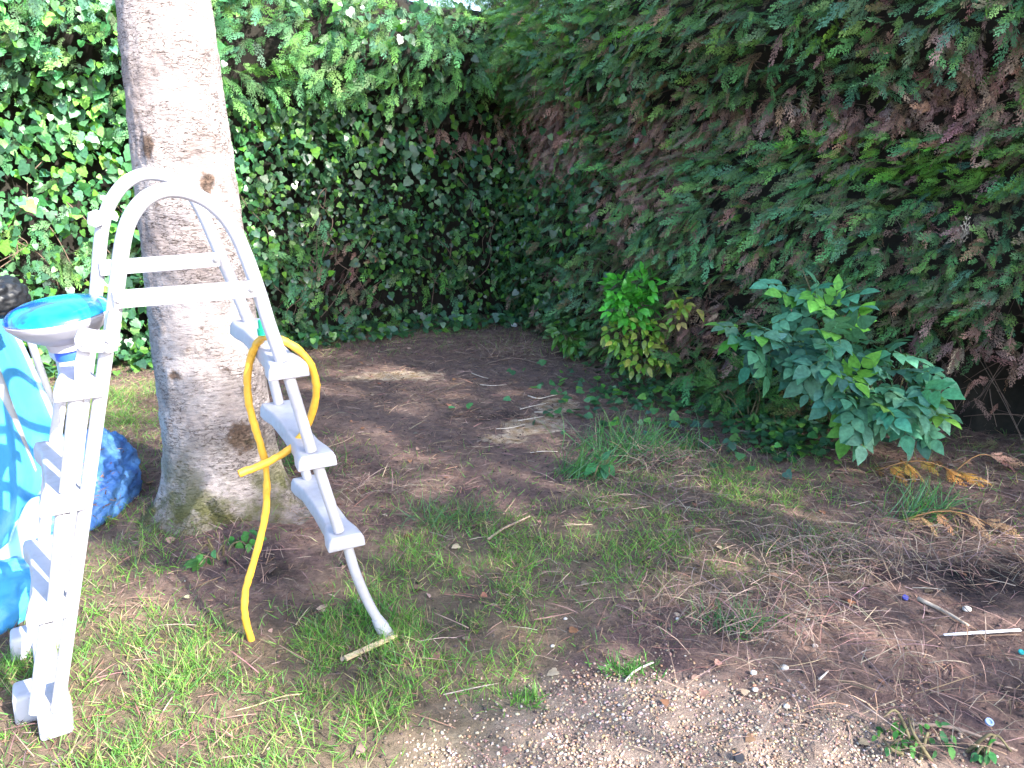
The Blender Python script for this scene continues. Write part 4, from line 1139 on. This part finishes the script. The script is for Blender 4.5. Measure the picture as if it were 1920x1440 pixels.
# crumbs of soil and gravel
def ico(sub):
    bm = bmesh.new(); bmesh.ops.create_icosphere(bm, subdivisions=sub, radius=1)
    V = np.array([v_.co[:] for v_ in bm.verts]); Fs = [[v_.index for v_ in f.verts] for f in bm.faces]; bm.free()
    V = V * (1 + .25 * noise(V[:, 0], V[:, 1], V[:, 2], 1.3))[:, None]; return V, Fs
ICO = ico(1); ICO2 = ico(2)
def pebbles(n, xr, yr, densf, sz, cols, sink=.3, tm=ICO):
    x = RNG.uniform(*xr, n); y = RNG.uniform(*yr, n); P = np.stack([x, y, 0 * x], 1)
    k = in_view(P, 60) & (RNG.uniform(size=n) < densf(P)); P = P[k]; m = len(P)
    s_ = RNG.uniform(0, 1, m) ** 2.2 * (sz[1] - sz[0]) + sz[0]
    P[:, 2] = ground_z(P[:, 0], P[:, 1]) + s_ * sink
    S3_ = s_[:, None] * np.stack([RNG.uniform(.8, 1.4, m), RNG.uniform(.7, 1.1, m), RNG.uniform(.45, .75, m)], 1)
    mb_ = MB(); scatter(mb_, tm, P, rnd(m) * np.array([1, 1, .12]), np.array([0, 0, 1.0]) + rnd(m) * .15, S3_, tints(m, cols, .3)); return mb_
gravf = lambda P: np.clip(zone(P, GRAVEL_Z) - .30 + .5 * fbm(P[:, 0], P[:, 1], 5, 6, 2), 0, 1)
mb = pebbles(95000, (-1.2, 2.4), (1.2, 2.9), gravf, (.0016, .0060), [(.32, .235, .19), (.37, .285, .23), (.27, .19, .155), (.38, .22, .14), (.45, .37, .32), (.38, .28, .18), (.30, .22, .18)], .25, ICO)
meta(mb.build('gravel', M_STONE, None, True), 'small mixed pink and white gravel worn into the path in the foreground', 'gravel', None, 'stuff')
mb = pebbles(26000, (-3, 3), (1.3, 6.6), lambda P: np.full(len(P), .8), (.002, .007), [(.09, .065, .055), (.13, .09, .07), (.06, .045, .042)], .2)
meta(mb.build('soil_crumbs', M_LITTER, None, True), 'loose crumbs of dark soil between the litter', 'soil', None, 'stuff')
# individual pale stones
PEB = ['largest pale pebble at the right end of the gravel, before the dark soil', 'pale pebble on the gravel edge, left of the largest pebble', 'pale pebble low on the right margin of the gravel', 'pale pebble in the gravel below two others near its right margin',
       'small pale pebble at the near side of the dry stalk tangle, beside green grass', 'small pale pebble between the stalk tangle and the white strip, nearest the camera', 'biggest pale stone above the white plastic strip on dark soil', 'white pebble under the tangle of dry stalks',
       'tiny white pebble on dark soil above the small grass tuft, nearer of two', 'tiny white pebble on dark soil above the small grass tuft, farther of two']
for i, (u1, v1, r1) in enumerate(((1470, 1258, .011), (1412, 1268, .009), (1474, 1330, .008), (1415, 1300, .008), (1270, 1162, .006), (1528, 1212, .008), (1812, 1146, .013), (1515, 1160, .006), (1036, 1212, .006), (1060, 1160, .006))):
    p0 = gp(u1, v1); p0[2] = ground_z(*p0[:2]) + r1 * .4
    V, Fs = ICO2; mb = MB(); mb.add(V * np.array([r1 * 1.2, r1, r1 * .7]) + p0, Fs, (.48, .44, .41))
    meta(mb.build('pebble', M_STONE), PEB[i], 'pebble', 'pale pebbles in the foreground')
p0 = gp(1290, 728); p0[2] = .035; V, Fs = ICO2; mb = MB(); mb.add(V * np.array([.07, .05, .05]) + p0, Fs, (.20, .20, .23)); meta(mb.build('stone', M_STONE), 'grey stone half hidden at the foot of the hedge, right of the yellowish shrub', 'stone')

# twigs and sticks that can be told apart
def stick(name, label, cat, pts, r0, col, group=None, z=.008):
    P = np.array([gp(u_, v_) for u_, v_ in pts]); P[:, 2] = ground_z(P[:, 0], P[:, 1]) + z + RNG.uniform(0, .006, len(P))
    P = catmull(P, 4); mb = MB(); tube(mb, P, np.linspace(r0, r0 * .55, len(P)), 7, col)
    return meta(mb.build(name, M_TWIG), label, cat, group)
PT = (.55, .48, .42); BT = (.28, .2, .16)
tw = [([(990, 745), (1010, 750), (1030, 746), (1046, 740)], .004, PT, 'pale bent twig, upmost of those along the right side of the bare soil'),
      ([(975, 770), (1000, 765), (1030, 758)], .003, PT, 'pale thin twig just below the bent one on the bare soil'),
      ([(1002, 776), (1030, 774), (1050, 770)], .0025, PT, 'short pale twig between two longer ones on the bare soil'),
      ([(972, 792), (995, 788), (1020, 782)], .003, PT, 'pale thin twig just above the yellowish soil patch'),
      ([(930, 805), (960, 803), (985, 798)], .0025, PT, 'faint pale twig left of the yellowish soil patch'),
      ([(900, 724), (925, 726), (950, 723)], .0028, PT, 'short pale straight twig in the middle of the bare soil'),
      ([(884, 700), (900, 706), (915, 710)], .0025, PT, 'tiny pale twig slanting on the upper half of the bare soil'),
      ([(995, 851), (1020, 848), (1045, 849)], .0025, PT, 'pale twig below the yellowish soil patch'),
      ([(915, 682), (960, 676), (1000, 680), (1024, 688)], .0035, BT, 'long brown arched twig near the corner of the hedge'),
      ([(915, 1018), (945, 995), (975, 978), (995, 968)], .006, (.34, .24, .19), 'thick brown stick slanting in front of the bare soil'),
      ([(1720, 1128), (1770, 1150), (1815, 1178)], .008, (.42, .34, .27), 'pale brown stick above the white strip'),
      ([(1705, 1368), (1780, 1370), (1850, 1395), (1905, 1418)], .006, BT, 'long brown curved stick at the lower right corner'),
      ([(1480, 1145), (1530, 1160), (1565, 1182)], .005, BT, 'brown stick under the tangle of dry stalks'),
      ([(1535, 1285), (1552, 1266)], .004, PT, 'short pale broken stick near the gravel edge'),
      ([(1172, 1278), (1190, 1262), (1210, 1252), (1225, 1246)], .0045, PT, 'pale dry stalk lying across the gravel edge'),
      ([(1100, 860), (1160, 905), (1250, 955)], .004, (.3, .2, .16), 'long brown stalk lying below the arching grass tuft'),
      ([(590, 850), (640, 835), (668, 820)], .003, BT, 'thin brown twig behind the middle ladder step'),
      ([(567, 1306), (530, 1312), (480, 1328), (442, 1341)], .0022, (.45, .36, .2), 'long thin straw stalk lying in the grass in front of the hose')]
for pts, r1, col, lab in tw: stick('twig', lab, 'twig', pts, r1, col, 'twigs lying on the ground')
def plank(name, label, cat, u0, v0, u1, v1, wd, th, mat, tint=(1, 1, 1), zc=.012, tip=.3):
    a_, b_ = gp(u0, v0), gp(u1, v1); a_[2] = ground_z(*a_[:2]) + zc; b_[2] = ground_z(*b_[:2]) + zc
    d = unit(b_ - a_); q = unit(np.cross(d, [0, 0, 1.0])) * wd / 2; up = np.array([0, 0, th])
    V = []; Fs = []; nn2 = 9
    for i in range(nn2):
        t = i / (nn2 - 1); s_ = 1 - (1 - tip) * max(0, (t - .8) / .2) - .15 * abs(math.sin(i * 2.3)) * (0 if tip == 1 else 1)
        c_ = a_ * (1 - t) + b_ * t
        V += [c_ - q * s_, c_ + q * s_, c_ + q * s_ + up, c_ - q * s_ + up]
    for i in range(nn2 - 1):
        for j in range(4): Fs.append([i * 4 + j, i * 4 + (j + 1) % 4, i * 4 + 4 + (j + 1) % 4, i * 4 + 4 + j])
    Fs += [[3, 2, 1, 0], [(nn2 - 1) * 4 + j for j in range(4)]]
    mb = MB(); mb.add(V, Fs, tint); o = mb.build(name, mat, None, False); smooth_by_angle(o, 30); return meta(o, label, cat)
plank('wood_splinter', 'pale split piece of wood in the grass by the ladder foot tube', 'wood', 648, 1240, 745, 1200, .020, .008, M_TWIG, (.55, .42, .26))
plank('plastic_strip', 'thin white plastic strip lying on the dark soil at the right edge', 'strip', 1911, 1191, 1768, 1199, .012, .003, M_STRIP, (1, 1, 1), .022, .5)
def disc(name, label, cat, u, v, r, col, ring=False, th=.006):
    p0 = gp(u, v); p0[2] = ground_z(*p0[:2]) + .006
    m = plastic(name + '_plastic', col, .35, .2)
    mb = MB(); ax = unit(np.array([.1, -.5, 1.0]))
    prof = [(r, 0), (r * 1.02, th * .5), (r, th), (r * .6, th), (r * .55, th * .4), (.0005, th * .4)] if ring else [(r, 0), (r, th * .8), (r * .85, th), (.0005, th)]
    lathe(mb, p0, prof, 18, ax); o = mb.build(name, m); smooth_by_angle(o, 35); return meta(o, label, cat)
disc('bottle_cap', 'white round cap at the foot of the ivy in the hedge corner', 'cap', 964, 612, .028, (.7, .7, .75), True)
disc('bottle_cap', 'pale blue bottle cap near the weeds at the lower right', 'cap', 1853, 1360, .011, (.35, .45, .7), True)
disc('plastic_scrap', 'dark blue plastic scrap on the soil above the white strip', 'scrap', 1697, 1122, .011, (.04, .05, .3))
disc('plastic_scrap', 'teal plastic scrap at the right edge, below the white strip', 'scrap', 1914, 1223, .009, (.0, .3, .3))
disc('rubber_plug', 'round black plug in the gravel at the bottom edge', 'plug', 1385, 1426, .014, (.012, .012, .018), False, .008)
print('scene built', len(bpy.data.objects))
